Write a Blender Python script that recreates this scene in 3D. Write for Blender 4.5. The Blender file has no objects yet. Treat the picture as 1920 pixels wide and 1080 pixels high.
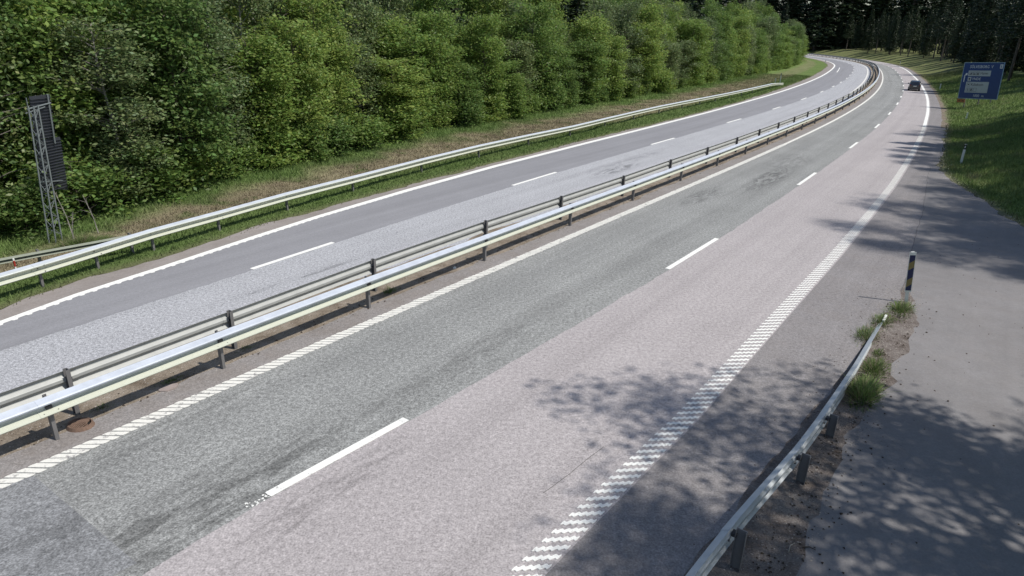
import bpy, bmesh, math, random
import numpy as np
from mathutils import Vector, Matrix

random.seed(7)
rng = np.random.default_rng(7)
scene = bpy.context.scene
COL = scene.collection

# ------------------------------------------------------------------ camera
CAM_F, CAM_T, CAM_R, CAM_H = 1243.37, 0.371193, 0.026289, 6.30
cd = bpy.data.cameras.new('camera')
cd.sensor_width = 36.0
cd.lens = 36.0 * CAM_F / 1920.0
cd.clip_start = 0.1
cd.clip_end = 6000
camera = bpy.data.objects.new('camera', cd)
COL.objects.link(camera)
UPV = Vector((0, math.sin(CAM_T), math.cos(CAM_T)))
FWV = Vector((0, math.cos(CAM_T), -math.sin(CAM_T)))
_r = Vector((1, 0, 0)) * math.cos(CAM_R) + UPV * math.sin(CAM_R)
_u = -Vector((1, 0, 0)) * math.sin(CAM_R) + UPV * math.cos(CAM_R)
mw = Matrix((_r, _u, -FWV)).transposed().to_4x4()
mw.translation = (0, 0, CAM_H)
camera.matrix_world = mw
scene.camera = camera

# ------------------------------------------------------------------ sky and sun
SUN_EL = math.radians(55)
SUN_AZ = Vector((0.954, -0.30)).normalized()
world = bpy.data.worlds.new('World')
scene.world = world
world.use_nodes = True
wn = world.node_tree
bg = wn.nodes['Background']
sky = wn.nodes.new('ShaderNodeTexSky')
sky.sky_type = 'NISHITA'
sky.sun_disc = False
sky.sun_elevation = SUN_EL
sky.sun_rotation = math.atan2(SUN_AZ.x, SUN_AZ.y)
wn.links.new(sky.outputs[0], bg.inputs[0])
bg.inputs[1].default_value = 0.102
sd = bpy.data.lights.new('sun', 'SUN')
sd.energy = 3.8
sd.angle = math.radians(0.9)
sd.color = (1.0, 0.955, 0.89)
sun = bpy.data.objects.new('sun', sd)
COL.objects.link(sun)
sv = Vector((SUN_AZ.x * math.cos(SUN_EL), SUN_AZ.y * math.cos(SUN_EL), math.sin(SUN_EL)))
sun.rotation_euler = sv.to_track_quat('Z', 'Y').to_euler()
sun.location = (20, -10, 40)

scene.view_settings.view_transform = 'Standard'
scene.view_settings.look = 'None'
scene.view_settings.exposure = 0.2
scene.view_settings.gamma = 1.0
scene.render.engine = 'CYCLES'
scene.cycles.max_bounces = 6
scene.cycles.diffuse_bounces = 3
scene.cycles.glossy_bounces = 2
scene.cycles.transparent_max_bounces = 4
scene.cycles.transmission_bounces = 3
scene.cycles.use_denoising = True
scene.cycles.sample_clamp_indirect = 5

# ------------------------------------------------------------------ node helpers
def new_mat(name):
    m = bpy.data.materials.new(name)
    m.use_nodes = True
    return m, m.node_tree, m.node_tree.nodes['Principled BSDF']

def node(t, kind, **kw):
    n = t.nodes.new(kind)
    for k, v in kw.items():
        setattr(n, k, v)
    return n

def mathn(t, op, a, b=None, clamp=False):
    n = t.nodes.new('ShaderNodeMath')
    n.operation = op
    n.use_clamp = clamp
    for i, x in enumerate((a, b)):
        if x is None:
            continue
        if isinstance(x, (int, float)):
            n.inputs[i].default_value = x
        else:
            t.links.new(x, n.inputs[i])
    return n.outputs[0]

def noise(t, vec, scale, detail=2.0, rough=0.5, dist=0.0):
    n = t.nodes.new('ShaderNodeTexNoise')
    n.inputs['Scale'].default_value = scale
    n.inputs['Detail'].default_value = detail
    n.inputs['Roughness'].default_value = rough
    n.inputs['Distortion'].default_value = dist
    if vec is not None:
        t.links.new(vec, n.inputs['Vector'])
    return n.outputs['Fac']

def ramp(t, fac, stops):
    n = t.nodes.new('ShaderNodeValToRGB')
    cr = n.color_ramp
    while len(cr.elements) < len(stops):
        cr.elements.new(0.5)
    for e, (p, c) in zip(cr.elements, stops):
        e.position = p
        e.color = (*c, 1) if len(c) == 3 else c
    t.links.new(fac, n.inputs[0])
    return n.outputs[0]

def mix(t, fac, a, b, mode='MIX'):
    n = t.nodes.new('ShaderNodeMix')
    n.data_type = 'RGBA'
    n.blend_type = mode
    for sock, x in ((n.inputs[0], fac), (n.inputs[6], a), (n.inputs[7], b)):
        if isinstance(x, (int, float)):
            sock.default_value = x
        elif isinstance(x, tuple):
            sock.default_value = (*x, 1)
        else:
            t.links.new(x, sock)
    return n.outputs[2]

def position(t):
    return t.nodes.new('ShaderNodeNewGeometry').outputs['Position']

def scaled(t, vec, s):
    n = t.nodes.new('ShaderNodeVectorMath')
    n.operation = 'MULTIPLY'
    t.links.new(vec, n.inputs[0])
    n.inputs[1].default_value = s
    return n.outputs[0]

def bump(t, b, h, strength, dist):
    n = t.nodes.new('ShaderNodeBump')
    n.inputs['Strength'].default_value = strength
    n.inputs['Distance'].default_value = dist
    t.links.new(h, n.inputs['Height'])
    t.links.new(n.outputs[0], b.inputs['Normal'])

def greyscale(t, fac, lo, hi):
    n = t.nodes.new('ShaderNodeMapRange')
    n.inputs['From Min'].default_value = 0.25
    n.inputs['From Max'].default_value = 0.75
    n.inputs['To Min'].default_value = lo
    n.inputs['To Max'].default_value = hi
    t.links.new(fac, n.inputs['Value'])
    return n.outputs[0]

def asphalt(name, col, speck=0.3, blotch=0.12, streak=0.1, tracks=(), track_amt=0.85, marks=(), rough=0.9, fine=36.0, dirt=0.0):
    """Worn asphalt. UV = (metres along the road, metres across it)."""
    m, t, b = new_mat(name)
    p = position(t)
    uvn = t.nodes.new('ShaderNodeUVMap')
    uv = uvn.outputs[0]
    val = greyscale(t, noise(t, p, fine, 2, 0.6), 1 - speck, 1 + speck)
    v2 = greyscale(t, noise(t, p, fine * 0.37, 2, 0.7), 1 - speck * 0.75, 1 + speck * 0.75)
    val = mathn(t, 'MULTIPLY', val, v2)
    v3 = greyscale(t, noise(t, p, 0.35, 4, 0.6), 1 - blotch, 1 + blotch)
    val = mathn(t, 'MULTIPLY', val, v3)
    v3b = greyscale(t, noise(t, p, 2.3, 4, 0.65), 1 - blotch * 0.6, 1 + blotch * 0.6)
    val = mathn(t, 'MULTIPLY', val, v3b)
    st = noise(t, scaled(t, uv, (0.06, 2.6, 1)), 1.0, 3, 0.6)
    val = mathn(t, 'MULTIPLY', val, greyscale(t, st, 1 - streak, 1 + streak))
    sep = t.nodes.new('ShaderNodeSeparateXYZ')
    t.links.new(uv, sep.inputs[0])
    for c, w in tracks:   # polished wheel tracks
        d = mathn(t, 'ABSOLUTE', mathn(t, 'SUBTRACT', sep.outputs[1], c))
        k = mathn(t, 'SUBTRACT', 1.0, mathn(t, 'DIVIDE', d, w), True)
        k = mathn(t, 'MULTIPLY', k, greyscale(t, noise(t, scaled(t, uv, (0.1, 1.2, 1)), 1.0, 3), 0.3, 1.3))
        val = mathn(t, 'MULTIPLY', val, mathn(t, 'SUBTRACT', 1.0, mathn(t, 'MULTIPLY', k, 1 - track_amt)))
    for (s0, v0, ls, lv, amt) in marks:   # bitumen bleeding / scuffed places
        a = mathn(t, 'DIVIDE', mathn(t, 'SUBTRACT', sep.outputs[0], s0), ls)
        c = mathn(t, 'DIVIDE', mathn(t, 'SUBTRACT', sep.outputs[1], v0), lv)
        d = mathn(t, 'SQRT', mathn(t, 'ADD', mathn(t, 'POWER', mathn(t, 'ABSOLUTE', a), 2.0), mathn(t, 'POWER', mathn(t, 'ABSOLUTE', c), 2.0)))
        k = mathn(t, 'SUBTRACT', 1.0, d, True)
        n1 = noise(t, scaled(t, uv, (1.1, 4.5, 1)), 1.0, 4, 0.65, 0.8)
        n1 = mathn(t, 'MULTIPLY', mathn(t, 'SUBTRACT', n1, 0.42), 6.0, True)
        k = mathn(t, 'MULTIPLY', mathn(t, 'MULTIPLY', k, 1.8, True), n1)
        val = mathn(t, 'MULTIPLY', val, mathn(t, 'SUBTRACT', 1.0, mathn(t, 'MULTIPLY', k, amt)))
    colr = mix(t, 1.0, col, val, 'MULTIPLY')
    if dirt:
        dn = greyscale(t, noise(t, p, 1.3, 5, 0.7), -0.6, 1.4)
        dn = mathn(t, 'MULTIPLY', dn, dirt, True)
        colr = mix(t, dn, colr, (0.17, 0.135, 0.105))
    t.links.new(colr, b.inputs['Base Color'])
    b.inputs['Roughness'].default_value = rough
    b.inputs['Specular IOR Level'].default_value = 0.3
    bump(t, b, noise(t, p, fine * 0.8, 2), 0.35, 0.01)
    return m

def plain(name, col, rough=0.6, metal=0.0, var=0.0, scale=4.0, spec=0.5):
    m, t, b = new_mat(name)
    if var:
        v = greyscale(t, noise(t, position(t), scale, 4, 0.65), 1 - var, 1 + var)
        t.links.new(mix(t, 1.0, col, v, 'MULTIPLY'), b.inputs['Base Color'])
    else:
        b.inputs['Base Color'].default_value = (*col, 1)
    b.inputs['Roughness'].default_value = rough
    b.inputs['Metallic'].default_value = metal
    b.inputs['Specular IOR Level'].default_value = spec
    return m

# lane and ground materials
M_NEAR_L = asphalt('asphalt_greenish', (0.256, 0.26, 0.252), 0.58, 0.10, 0.12, ((1.0, 0.55), (2.7, 0.5)), 0.88,
                   marks=((24.8, 1.2, 2.6, 0.6, 0.42), (30.5, 2.3, 4.2, 0.75, 0.5), (35.5, 1.9, 5.0, 1.0, 0.25), (1.4, 2.7, 3.0, 0.9, 0.42), (7.0, 2.9, 4.5, 0.6, 0.22), (2.2, 0.5, 3.0, 0.5, 0.25)))
M_NEAR_R = asphalt('asphalt_pinkish', (0.37, 0.343, 0.342), 0.36, 0.06, 0.07, ((4.6, 0.5), (6.4, 0.5)), 0.93,
                   marks=((2.6, 3.9, 2.2, 0.5, 0.3),))
M_SHOULDER = asphalt('asphalt_shoulder', (0.225, 0.213, 0.213), 0.34, 0.1, 0.08, dirt=0.12)
M_SH_MED = asphalt('asphalt_median_shoulder', (0.24, 0.225, 0.218), 0.36, 0.12, 0.08, dirt=0.3)
M_SIDE = asphalt('asphalt_side', (0.208, 0.2, 0.2), 0.1, 0.13, 0.05, dirt=0.1)
M_FAR_IN = asphalt('asphalt_coarse', (0.37, 0.375, 0.392), 0.6, 0.06, 0.08, ((-3.8, 0.4), (-5.0, 0.4)), 0.95, fine=42.0,
                   marks=((27.4, -4.2, 3.0, 0.5, 0.5), (30.0, -4.9, 7.0, 0.5, 0.22), (8.5, -3.6, 3.0, 0.12, 0.35)))
M_FAR_OUT = asphalt('asphalt_bluish', (0.245, 0.246, 0.26), 0.14, 0.05, 0.09, ((-7.2, 0.5), (-8.8, 0.5)), 0.92)
M_SH_FAR = asphalt('asphalt_far_shoulder', (0.27, 0.245, 0.23), 0.16, 0.12, 0.08, dirt=0.25)
M_PATCH = asphalt('asphalt_patch', (0.222, 0.227, 0.232), 0.5, 0.22, 0.12, marks=((-0.4, 1.6, 1.4, 0.8, 0.3),))

def soil(name, c1, c2, c3, sc=1.5):
    m, t, b = new_mat(name)
    p = position(t)
    a = noise(t, p, sc, 6, 0.7)
    col = ramp(t, a, [(0.34, c1), (0.5, c2), (0.66, c3)])
    sp = greyscale(t, noise(t, p, 38, 3, 0.7), 0.55, 1.45)
    t.links.new(mix(t, 1.0, col, sp, 'MULTIPLY'), b.inputs['Base Color'])
    b.inputs['Roughness'].default_value = 1.0
    b.inputs['Specular IOR Level'].default_value = 0.1
    bump(t, b, noise(t, p, 22, 4, 0.7), 0.9, 0.04)
    return m
M_DIRT = soil('roadside_dirt', (0.15, 0.12, 0.09), (0.25, 0.21, 0.165), (0.33, 0.285, 0.235))
M_DIRT_R = soil('gravelly_dirt', (0.10, 0.082, 0.07), (0.18, 0.155, 0.14), (0.25, 0.225, 0.205), 1.6)
M_GRAVELEDGE = soil('gravel_edge', (0.12, 0.1, 0.075), (0.2, 0.17, 0.13), (0.26, 0.22, 0.18), 2.5)
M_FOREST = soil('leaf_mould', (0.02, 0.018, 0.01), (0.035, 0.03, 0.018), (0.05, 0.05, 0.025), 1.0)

m, t, b = new_mat('verge_soil')
ca = node(t, 'ShaderNodeVertexColor', layer_name='Col')
sp = greyscale(t, noise(t, position(t), 14, 5, 0.75), 0.45, 1.5)
t.links.new(mix(t, 1.0, ca.outputs[0], sp, 'MULTIPLY'), b.inputs['Base Color'])
b.inputs['Roughness'].default_value = 1.0
b.inputs['Specular IOR Level'].default_value = 0.1
bump(t, b, noise(t, position(t), 9, 5, 0.7), 1.0, 0.08)
M_VERGE = m

m, t, b = new_mat('grass_blade')
ca = node(t, 'ShaderNodeVertexColor', layer_name='Col')
t.links.new(ca.outputs[0], b.inputs['Base Color'])
b.inputs['Roughness'].default_value = 0.7
b.inputs['Specular IOR Level'].default_value = 0.25
tr = t.nodes.new('ShaderNodeBsdfTranslucent')
t.links.new(ca.outputs[0], tr.inputs[0])
ad = t.nodes.new('ShaderNodeMixShader')
ad.inputs[0].default_value = 0.3
out = t.nodes['Material Output']
t.links.new(b.outputs[0], ad.inputs[1]); t.links.new(tr.outputs[0], ad.inputs[2]); t.links.new(ad.outputs[0], out.inputs[0])
M_BLADE = m

def leafmat(name, stops, transl=0.35, rough=0.5):
    m, t, b = new_mat(name)
    oi = t.nodes.new('ShaderNodeObjectInfo')
    c = ramp(t, oi.outputs['Random'], stops)
    vc = node(t, 'ShaderNodeVertexColor', layer_name='Col')
    col = mix(t, 1.0, c, vc.outputs[0], 'MULTIPLY')
    t.links.new(col, b.inputs['Base Color'])
    b.inputs['Roughness'].default_value = rough
    b.inputs['Specular IOR Level'].default_value = 0.35
    tr = t.nodes.new('ShaderNodeBsdfTranslucent')
    t.links.new(col, tr.inputs[0])
    ms = t.nodes.new('ShaderNodeMixShader')
    ms.inputs[0].default_value = transl
    out = t.nodes['Material Output']
    t.links.new(b.outputs[0], ms.inputs[1]); t.links.new(tr.outputs[0], ms.inputs[2]); t.links.new(ms.outputs[0], out.inputs[0])
    return m
M_LEAF = leafmat('broad_leaf', [(0.0, (0.13, 0.21, 0.065)), (0.3, (0.17, 0.265, 0.072)), (0.6, (0.205, 0.305, 0.076)), (1.0, (0.255, 0.35, 0.092))], 0.5)
M_LEAF_GREY = leafmat('grey_leaf', [(0.0, (0.135, 0.19, 0.085)), (0.5, (0.165, 0.225, 0.095)), (1.0, (0.2, 0.26, 0.11))])
M_NEEDLE = leafmat('conifer_needle', [(0.0, (0.022, 0.04, 0.018)), (1.0, (0.04, 0.062, 0.024))], 0.1)
M_BARK = plain('bark', (0.10, 0.085, 0.07), 0.9, var=0.4, scale=9)
M_BARK_PALE = plain('pale_bark', (0.27, 0.25, 0.22), 0.85, var=0.45, scale=7)
M_TWIG = plain('grey_twig', (0.2, 0.18, 0.15), 0.85, var=0.2)

def paint(name, col=(0.8, 0.8, 0.76), wear=0.35, under=(0.24, 0.23, 0.23)):
    m, t, b = new_mat(name)
    p = position(t)
    n1 = noise(t, p, 7.0, 6, 0.75)
    k = mathn(t, 'MULTIPLY', mathn(t, 'SUBTRACT', n1, 0.62 - wear * 0.15), 9.0, True)
    g = greyscale(t, noise(t, p, 45, 2), 0.88, 1.08)
    c = mix(t, 1.0, col, g, 'MULTIPLY')
    t.links.new(mix(t, k, c, under), b.inputs['Base Color'])
    b.inputs['Roughness'].default_value = 0.75
    return m
M_PAINT = paint('road_paint', wear=0.22)
M_PAINT_WORN = paint('road_paint_worn', (0.72, 0.71, 0.66), 0.5)

def galvanised(name, col, rough=0.42, metal=0.75, dirty=True):
    m, t, b = new_mat(name)
    p = position(t)
    g = greyscale(t, noise(t, p, 3.5, 5, 0.7), 0.85, 1.12)
    c = mix(t, 1.0, col, g, 'MULTIPLY')
    if dirty:    # road film on the lower wave
        sep = t.nodes.new('ShaderNodeSeparateXYZ')
        t.links.new(p, sep.inputs[0])
        k = mathn(t, 'MULTIPLY', mathn(t, 'SUBTRACT', 0.66, sep.outputs[2]), 14.0, True)
        c = mix(t, mathn(t, 'MULTIPLY', k, 0.75), c, (0.56, 0.575, 0.43))
    t.links.new(c, b.inputs['Base Color'])
    b.inputs['Roughness'].default_value = rough
    b.inputs['Metallic'].default_value = metal
    return m
M_GALV = galvanised('galvanised_beam', (0.50, 0.54, 0.60), 0.5, 0.12)
M_GALV_CLEAN = galvanised('clean_galvanised_beam', (0.50, 0.53, 0.55), 0.45, 0.3, False)
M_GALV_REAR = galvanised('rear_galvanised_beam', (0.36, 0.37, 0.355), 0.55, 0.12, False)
M_GALV_DULL = galvanised('weathered_beam', (0.26, 0.28, 0.22), 0.7, 0.1, False)
M_GALV_POST = galvanised('galvanised_post', (0.19, 0.185, 0.185), 0.6, 0.3, False)
M_GALV_LIGHT = galvanised('galvanised_mast', (0.19, 0.215, 0.215), 0.6, 0.3, False)
M_BOLT = plain('bolt_head', (0.06, 0.06, 0.065), 0.5, 0.3)
M_RUST = plain('rusty_iron', (0.17, 0.11, 0.08), 0.9, 0.1, 0.3, 20)
M_GULLY_SHADE = plain('gully_shade', (0.012, 0.012, 0.012), 1.0)
M_STONE = plain('pale_stone', (0.34, 0.31, 0.28), 0.9, var=0.25, scale=20)
M_CONC = plain('pale_mortar', (0.30, 0.25, 0.23), 0.9, var=0.15, scale=9)
M_WHITE = plain('white_plastic', (0.72, 0.73, 0.68), 0.5, var=0.08, scale=12)
M_BLACK = plain('black_band', (0.02, 0.02, 0.022), 0.5)
M_REFLECT = plain('reflector', (0.62, 0.68, 0.6), 0.25)
M_BLUE = plain('sign_blue', (0.006, 0.04, 0.16), 0.4, var=0.05)  # deeper blue: the shade on the board is put into the colour
M_BLUE_PANEL = plain('marker_blue', (0.012, 0.018, 0.075), 0.45)
M_YELLOW = plain('marker_yellow', (0.22, 0.17, 0.06), 0.5)  # dulled yellow, the face's own shade is put into the colour
M_SIGNWHITE = plain('sign_white', (0.55, 0.6, 0.62), 0.5)
M_SIGNFILM = plain('sign_panel_white', (0.36, 0.41, 0.43), 0.5, var=0.06)
M_SIGNBORDER = plain('sign_border', (0.22, 0.34, 0.42), 0.5)
M_ORANGE = plain('sign_orange', (0.42, 0.17, 0.035), 0.5)
M_RED = plain('red_band', (0.32, 0.03, 0.02), 0.5)
M_PANEL = plain('dark_panel', (0.05, 0.055, 0.065), 0.55, 0.3, 0.15, 3)
M_CARPAINT = plain('dark_car_paint', (0.010, 0.013, 0.018), 0.16, 0.0)
M_CARPAINT.node_tree.nodes['Principled BSDF'].inputs['Coat Weight'].default_value = 1.0
M_GLASS = plain('car_glass', (0.012, 0.014, 0.016), 0.06)
M_TYRE = plain('tyre_rubber', (0.015, 0.015, 0.015), 0.85)
M_RIM = plain('alloy_rim', (0.3, 0.3, 0.31), 0.35, 0.8)
M_TAIL = plain('red_lamp_glass', (0.18, 0.008, 0.008), 0.15)
M_TAR = plain('tar', (0.11, 0.105, 0.105), 0.85, var=0.3, scale=12)
M_LITTER = plain('leaf_litter', (0.045, 0.032, 0.022), 0.95, var=0.5, scale=30)
M_DRYWOOD = plain('dry_twig', (0.33, 0.29, 0.24), 0.9, var=0.3, scale=12)

# ------------------------------------------------------------------ mesh helpers
def mesh_np(name, verts, faces, mat, smooth=False, cols=None):
    """verts (n,3); faces: (m,3) or (m,4) int array, or a python list of tuples."""
    me = bpy.data.meshes.new(name)
    verts = np.asarray(verts, dtype=np.float32)
    if isinstance(faces, np.ndarray):
        k = faces.shape[1]
        me.vertices.add(len(verts)); me.vertices.foreach_set('co', verts.ravel())
        me.loops.add(faces.size); me.loops.foreach_set('vertex_index', faces.astype(np.int32).ravel())
        me.polygons.add(len(faces))
        me.polygons.foreach_set('loop_start', np.arange(0, faces.size, k, dtype=np.int32))
        me.polygons.foreach_set('loop_total', np.full(len(faces), k, dtype=np.int32))
        me.update(calc_edges=True)
    else:
        me.from_pydata([tuple(map(float, v)) for v in verts], [], faces)
    if cols is not None:
        a = me.color_attributes.new('Col', 'FLOAT_COLOR', 'POINT')
        c = np.ones((len(verts), 4), dtype=np.float32); c[:, :3] = cols
        a.data.foreach_set('color', c.ravel())
    if smooth:
        me.polygons.foreach_set('use_smooth', [True] * len(me.polygons))
    if mat is not None:
        me.materials.append(mat)
    me.validate(clean_customdata=False)
    me.update()
    return me

def obj(name, me, parent=None, kind=None, label=None, cat=None, group=None, loc=None):
    o = bpy.data.objects.new(name, me)
    COL.objects.link(o)
    if parent is not None:
        o.parent = parent
    if loc is not None:
        o.location = loc
    if kind: o['kind'] = kind
    if label: o['label'] = label
    if cat: o['category'] = cat
    if group: o['group'] = group
    return o

def thing(name, label, cat, loc=(0, 0, 0), rz=0.0, group=None):
    o = bpy.data.objects.new(name, None)
    COL.objects.link(o)
    o.location = loc
    o.rotation_euler = (0, 0, rz)
    o.empty_display_size = 0.2
    o['label'] = label; o['category'] = cat
    if group: o['group'] = group
    return o

class MB:
    """collects boxes and tubes for one mesh"""
    def __init__(s): s.v = []; s.f = []
    def add(s, vs, fs):
        k = len(s.v); s.v += [tuple(v) for v in vs]; s.f += [tuple(i + k for i in f) for f in fs]
        return s
    def box(s, c, size, mat=None):
        x, y, z = (d / 2 for d in size)
        vs = [Vector((a * x, b * y, e * z)) for a in (-1, 1) for b in (-1, 1) for e in (-1, 1)]
        if mat is not None: vs = [mat @ v for v in vs]
        vs = [v + Vector(c) for v in vs]
        return s.add(vs, [(0, 1, 3, 2), (4, 6, 7, 5), (0, 4, 5, 1), (2, 3, 7, 6), (0, 2, 6, 4), (1, 5, 7, 3)])
    def tube(s, a, b, r0, r1=None, n=6, cap=True):
        a = Vector(a); b = Vector(b); r1 = r0 if r1 is None else r1
        d = (b - a).normalized(); u = d.orthogonal().normalized(); w = d.cross(u)
        vs = []
        for p, r in ((a, r0), (b, r1)):
            for i in range(n):
                q = 2 * math.pi * i / n
                vs.append(p + (u * math.cos(q) + w * math.sin(q)) * r)
        fs = [(i, (i + 1) % n, n + (i + 1) % n, n + i) for i in range(n)]
        if cap: fs += [tuple(range(n - 1, -1, -1)), tuple(range(n, 2 * n))]
        return s.add(vs, fs)
    def prism(s, poly, thick, M):
        """poly in local XY extruded along Z by thick, placed by matrix M"""
        n = len(poly)
        vs = [M @ Vector((x, y, 0)) for x, y in poly] + [M @ Vector((x, y, thick)) for x, y in poly]
        fs = [tuple(range(n - 1, -1, -1)), tuple(range(n, 2 * n))] + [(i, (i + 1) % n, n + (i + 1) % n, n + i) for i in range(n)]
        return s.add(vs, fs)
    def mesh(s, name, mat, smooth=False):
        return mesh_np(name, s.v, s.f, mat, smooth)
    def build(s, name, mat, parent=None, smooth=False, **kw):
        return obj(name, s.mesh(name, mat, smooth), parent, **kw)

# ------------------------------------------------------------------ the road's reference curve (left edge line of the near carriageway)
RV = [-7.331212317881633, 7.8, 0.5978348086323856, 0.0020996958614726215, -6.438509091481024e-05, 4.5176788665000677e-07, -1.038487419321457e-09]
DS = 0.25
S = np.arange(-60, 620, DS)
_s = np.clip(S, -10, 185)
TH = RV[2] + RV[3] * _s + RV[4] * _s ** 2 + RV[5] * _s ** 3 + RV[6] * _s ** 4
TH = TH - np.clip(S - 185, 0, 400) * 0.0034
_dx, _dy = np.sin(TH), np.cos(TH)
CX = np.concatenate([[0], np.cumsum((_dx[1:] + _dx[:-1]) / 2 * DS)])
CY = np.concatenate([[0], np.cumsum((_dy[1:] + _dy[:-1]) / 2 * DS)])
_i = int(np.argmin(abs(S)))
CX += RV[0] - CX[_i]; CY += RV[1] - CY[_i]

def so_xy(s, o):
    s = np.asarray(s, float); o = np.asarray(o, float)
    x = np.interp(s, S, CX); y = np.interp(s, S, CY); th = np.interp(s, S, TH)
    return x + o * np.cos(th), y - o * np.sin(th)
def P3(s, o, z=0.0):
    x, y = so_xy(s, o)
    return Vector((float(x), float(y), z))
def head(s): return float(np.interp(s, S, TH))
def frame(s, o, z=0.0):
    """matrix: local X = right of the road, Y = along, Z up"""
    return Matrix.Translation(P3(s, o, z)) @ Matrix.Rotation(-head(s), 4, 'Z')

def knots(*kv):
    ks = [k for k, _ in kv]; vs = [v for _, v in kv]
    return lambda s: np.interp(s, ks, vs)
oA = knots((-60, -6.0), (2, -6.25), (4, -6.75), (6.4, -7.1), (9.6, -7.65), (12.4, -8.08), (17.5, -8.62), (24, -9.1), (34, -9.45), (48, -9.74), (71, -10.0), (95, -9.9), (133, -9.62), (180, -9.52), (620, -9.5))
oB = knots((-60, -4.7), (0, -4.8), (7.7, -5.15), (10.7, -5.35), (14, -5.6), (21, -5.93), (25, -6.08), (36, -6.27), (50, -6.29), (64, -6.12), (80, -5.95), (102, -5.7), (127, -5.45), (165, -5.36), (620, -5.3))
oD = knots((-60, 3.0), (2, 3.24), (5, 3.45), (10, 3.68), (15, 3.82), (19, 3.86), (30, 3.76), (45, 3.53), (59, 3.33), (70, 3.15), (92, 2.97), (130, 2.9), (200, 3.0), (620, 3.3))
oE = knots((-60, 6.7), (0, 6.9), (5, 7.15), (8, 7.3), (20, 7.37), (27, 7.29), (33, 7.2), (40, 7.0), (49, 6.73), (65, 6.24), (82, 5.84), (109, 5.4), (150, 5.2), (203, 5.6), (260, 6.4), (620, 6.8))
oG = knots((-60, -6.9), (2.5, -7.17), (4.5, -7.75), (7.5, -8.02), (10.7, -8.6), (16, -9.1), (23, -9.64), (35, -10.12), (54, -10.3), (100, -11.0), (162, -11.05), (620, -11.1))
oTree = knots((-60, -11.5), (4, -12.0), (6.6, -13.4), (10, -14.6), (13, -15.4), (20, -17.2), (30, -19.2), (44, -20.4), (67, -20.6), (89, -21.3), (120, -20.5), (198, -17.8), (260, -17.5), (620, -18))
oMedL = knots((-60, -2.3), (0, -2.4), (30, -2.3), (60, -2.05), (100, -1.95), (620, -1.9))
oMedR = knots((-60, -0.72), (620, -0.72))
oSeam = knots((-60, 8.4), (4.4, 8.7), (6.5, 8.8), (8.9, 9.0), (11.8, 9.23), (15.4, 9.32), (16.7, 9.55), (19, 9.46), (23.4, 9.17), (27.8, 8.96), (36.8, 8.32), (45, 8.0), (56, 7.6), (80, 7.0), (90, 6.7), (115, 6.35), (150, 6.2), (200, 6.5), (260, 7.2), (620, 7.6))
oDirtR = knots((-60, 9.6), (5.2, 9.84), (7.6, 9.76), (9, 9.82), (11, 10.02), (12.5, 10.12), (15.8, 10.25), (17.2, 9.8), (18.5, 9.5), (19, 9.46))
oPav = knots((-60, 34), (0, 24), (10, 19), (20, 15.3), (28.1, 12.2), (31.8, 10.9), (34.9, 9.8), (37.5, 9.1), (40.6, 8.5), (45, 8.35), (56, 7.95), (80.8, 7.3), (90.6, 6.95), (115, 6.6), (150, 6.5), (200, 6.85), (260, 7.5), (620, 7.9))

_tabs = {}
def wob(s, key, amp, wl):
    """smooth noise along s"""
    if key not in _tabs: _tabs[key] = np.random.default_rng(hash(key) % 99991 if isinstance(key, int) else sum(map(ord, key)) * 7).normal(size=6000)
    q = (np.asarray(s, float) + 100) / wl
    i = np.floor(q).astype(int); f = q - i; f = f * f * (3 - 2 * f)
    T = _tabs[key]
    return amp * (T[i % 6000] * (1 - f) + T[(i + 1) % 6000] * f)
def edge(fn, key, amp, wl):
    return lambda s: fn(s) + wob(s, key, amp, wl) + wob(s, key + 'b', amp * 0.5, wl * 0.3)

eG = edge(oG, 'G', 0.09, 1.2)
eMedL = edge(oMedL, 'ML', 0.05, 1.3)
eMedR = edge(oMedR, 'MR', 0.035, 0.9)
eB = edge(lambda s: oB(s) + 0.09, 'B', 0.012, 0.4)
eD = edge(lambda s: oD(s) + 0.07, 'D', 0.012, 0.4)
eC = lambda s: 0 * np.asarray(s, float) - 0.13
eA = lambda s: oA(s) - 0.13
eE = lambda s: oE(s) + 0.2
eSeam = edge(oSeam, 'S', 0.03, 0.8)
eDirtR = edge(lambda s: oDirtR(s) - 0.1 * (np.asarray(s) < 17), 'DR', 0.07, 0.9)
ePav = edge(oPav, 'P', 0.13, 1.1)

S_ALL = np.concatenate([np.arange(-50, -4, 2.0), np.arange(-4, 60, 0.2), np.arange(60, 140, 1.0), np.arange(140, 560, 2.5)])

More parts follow.
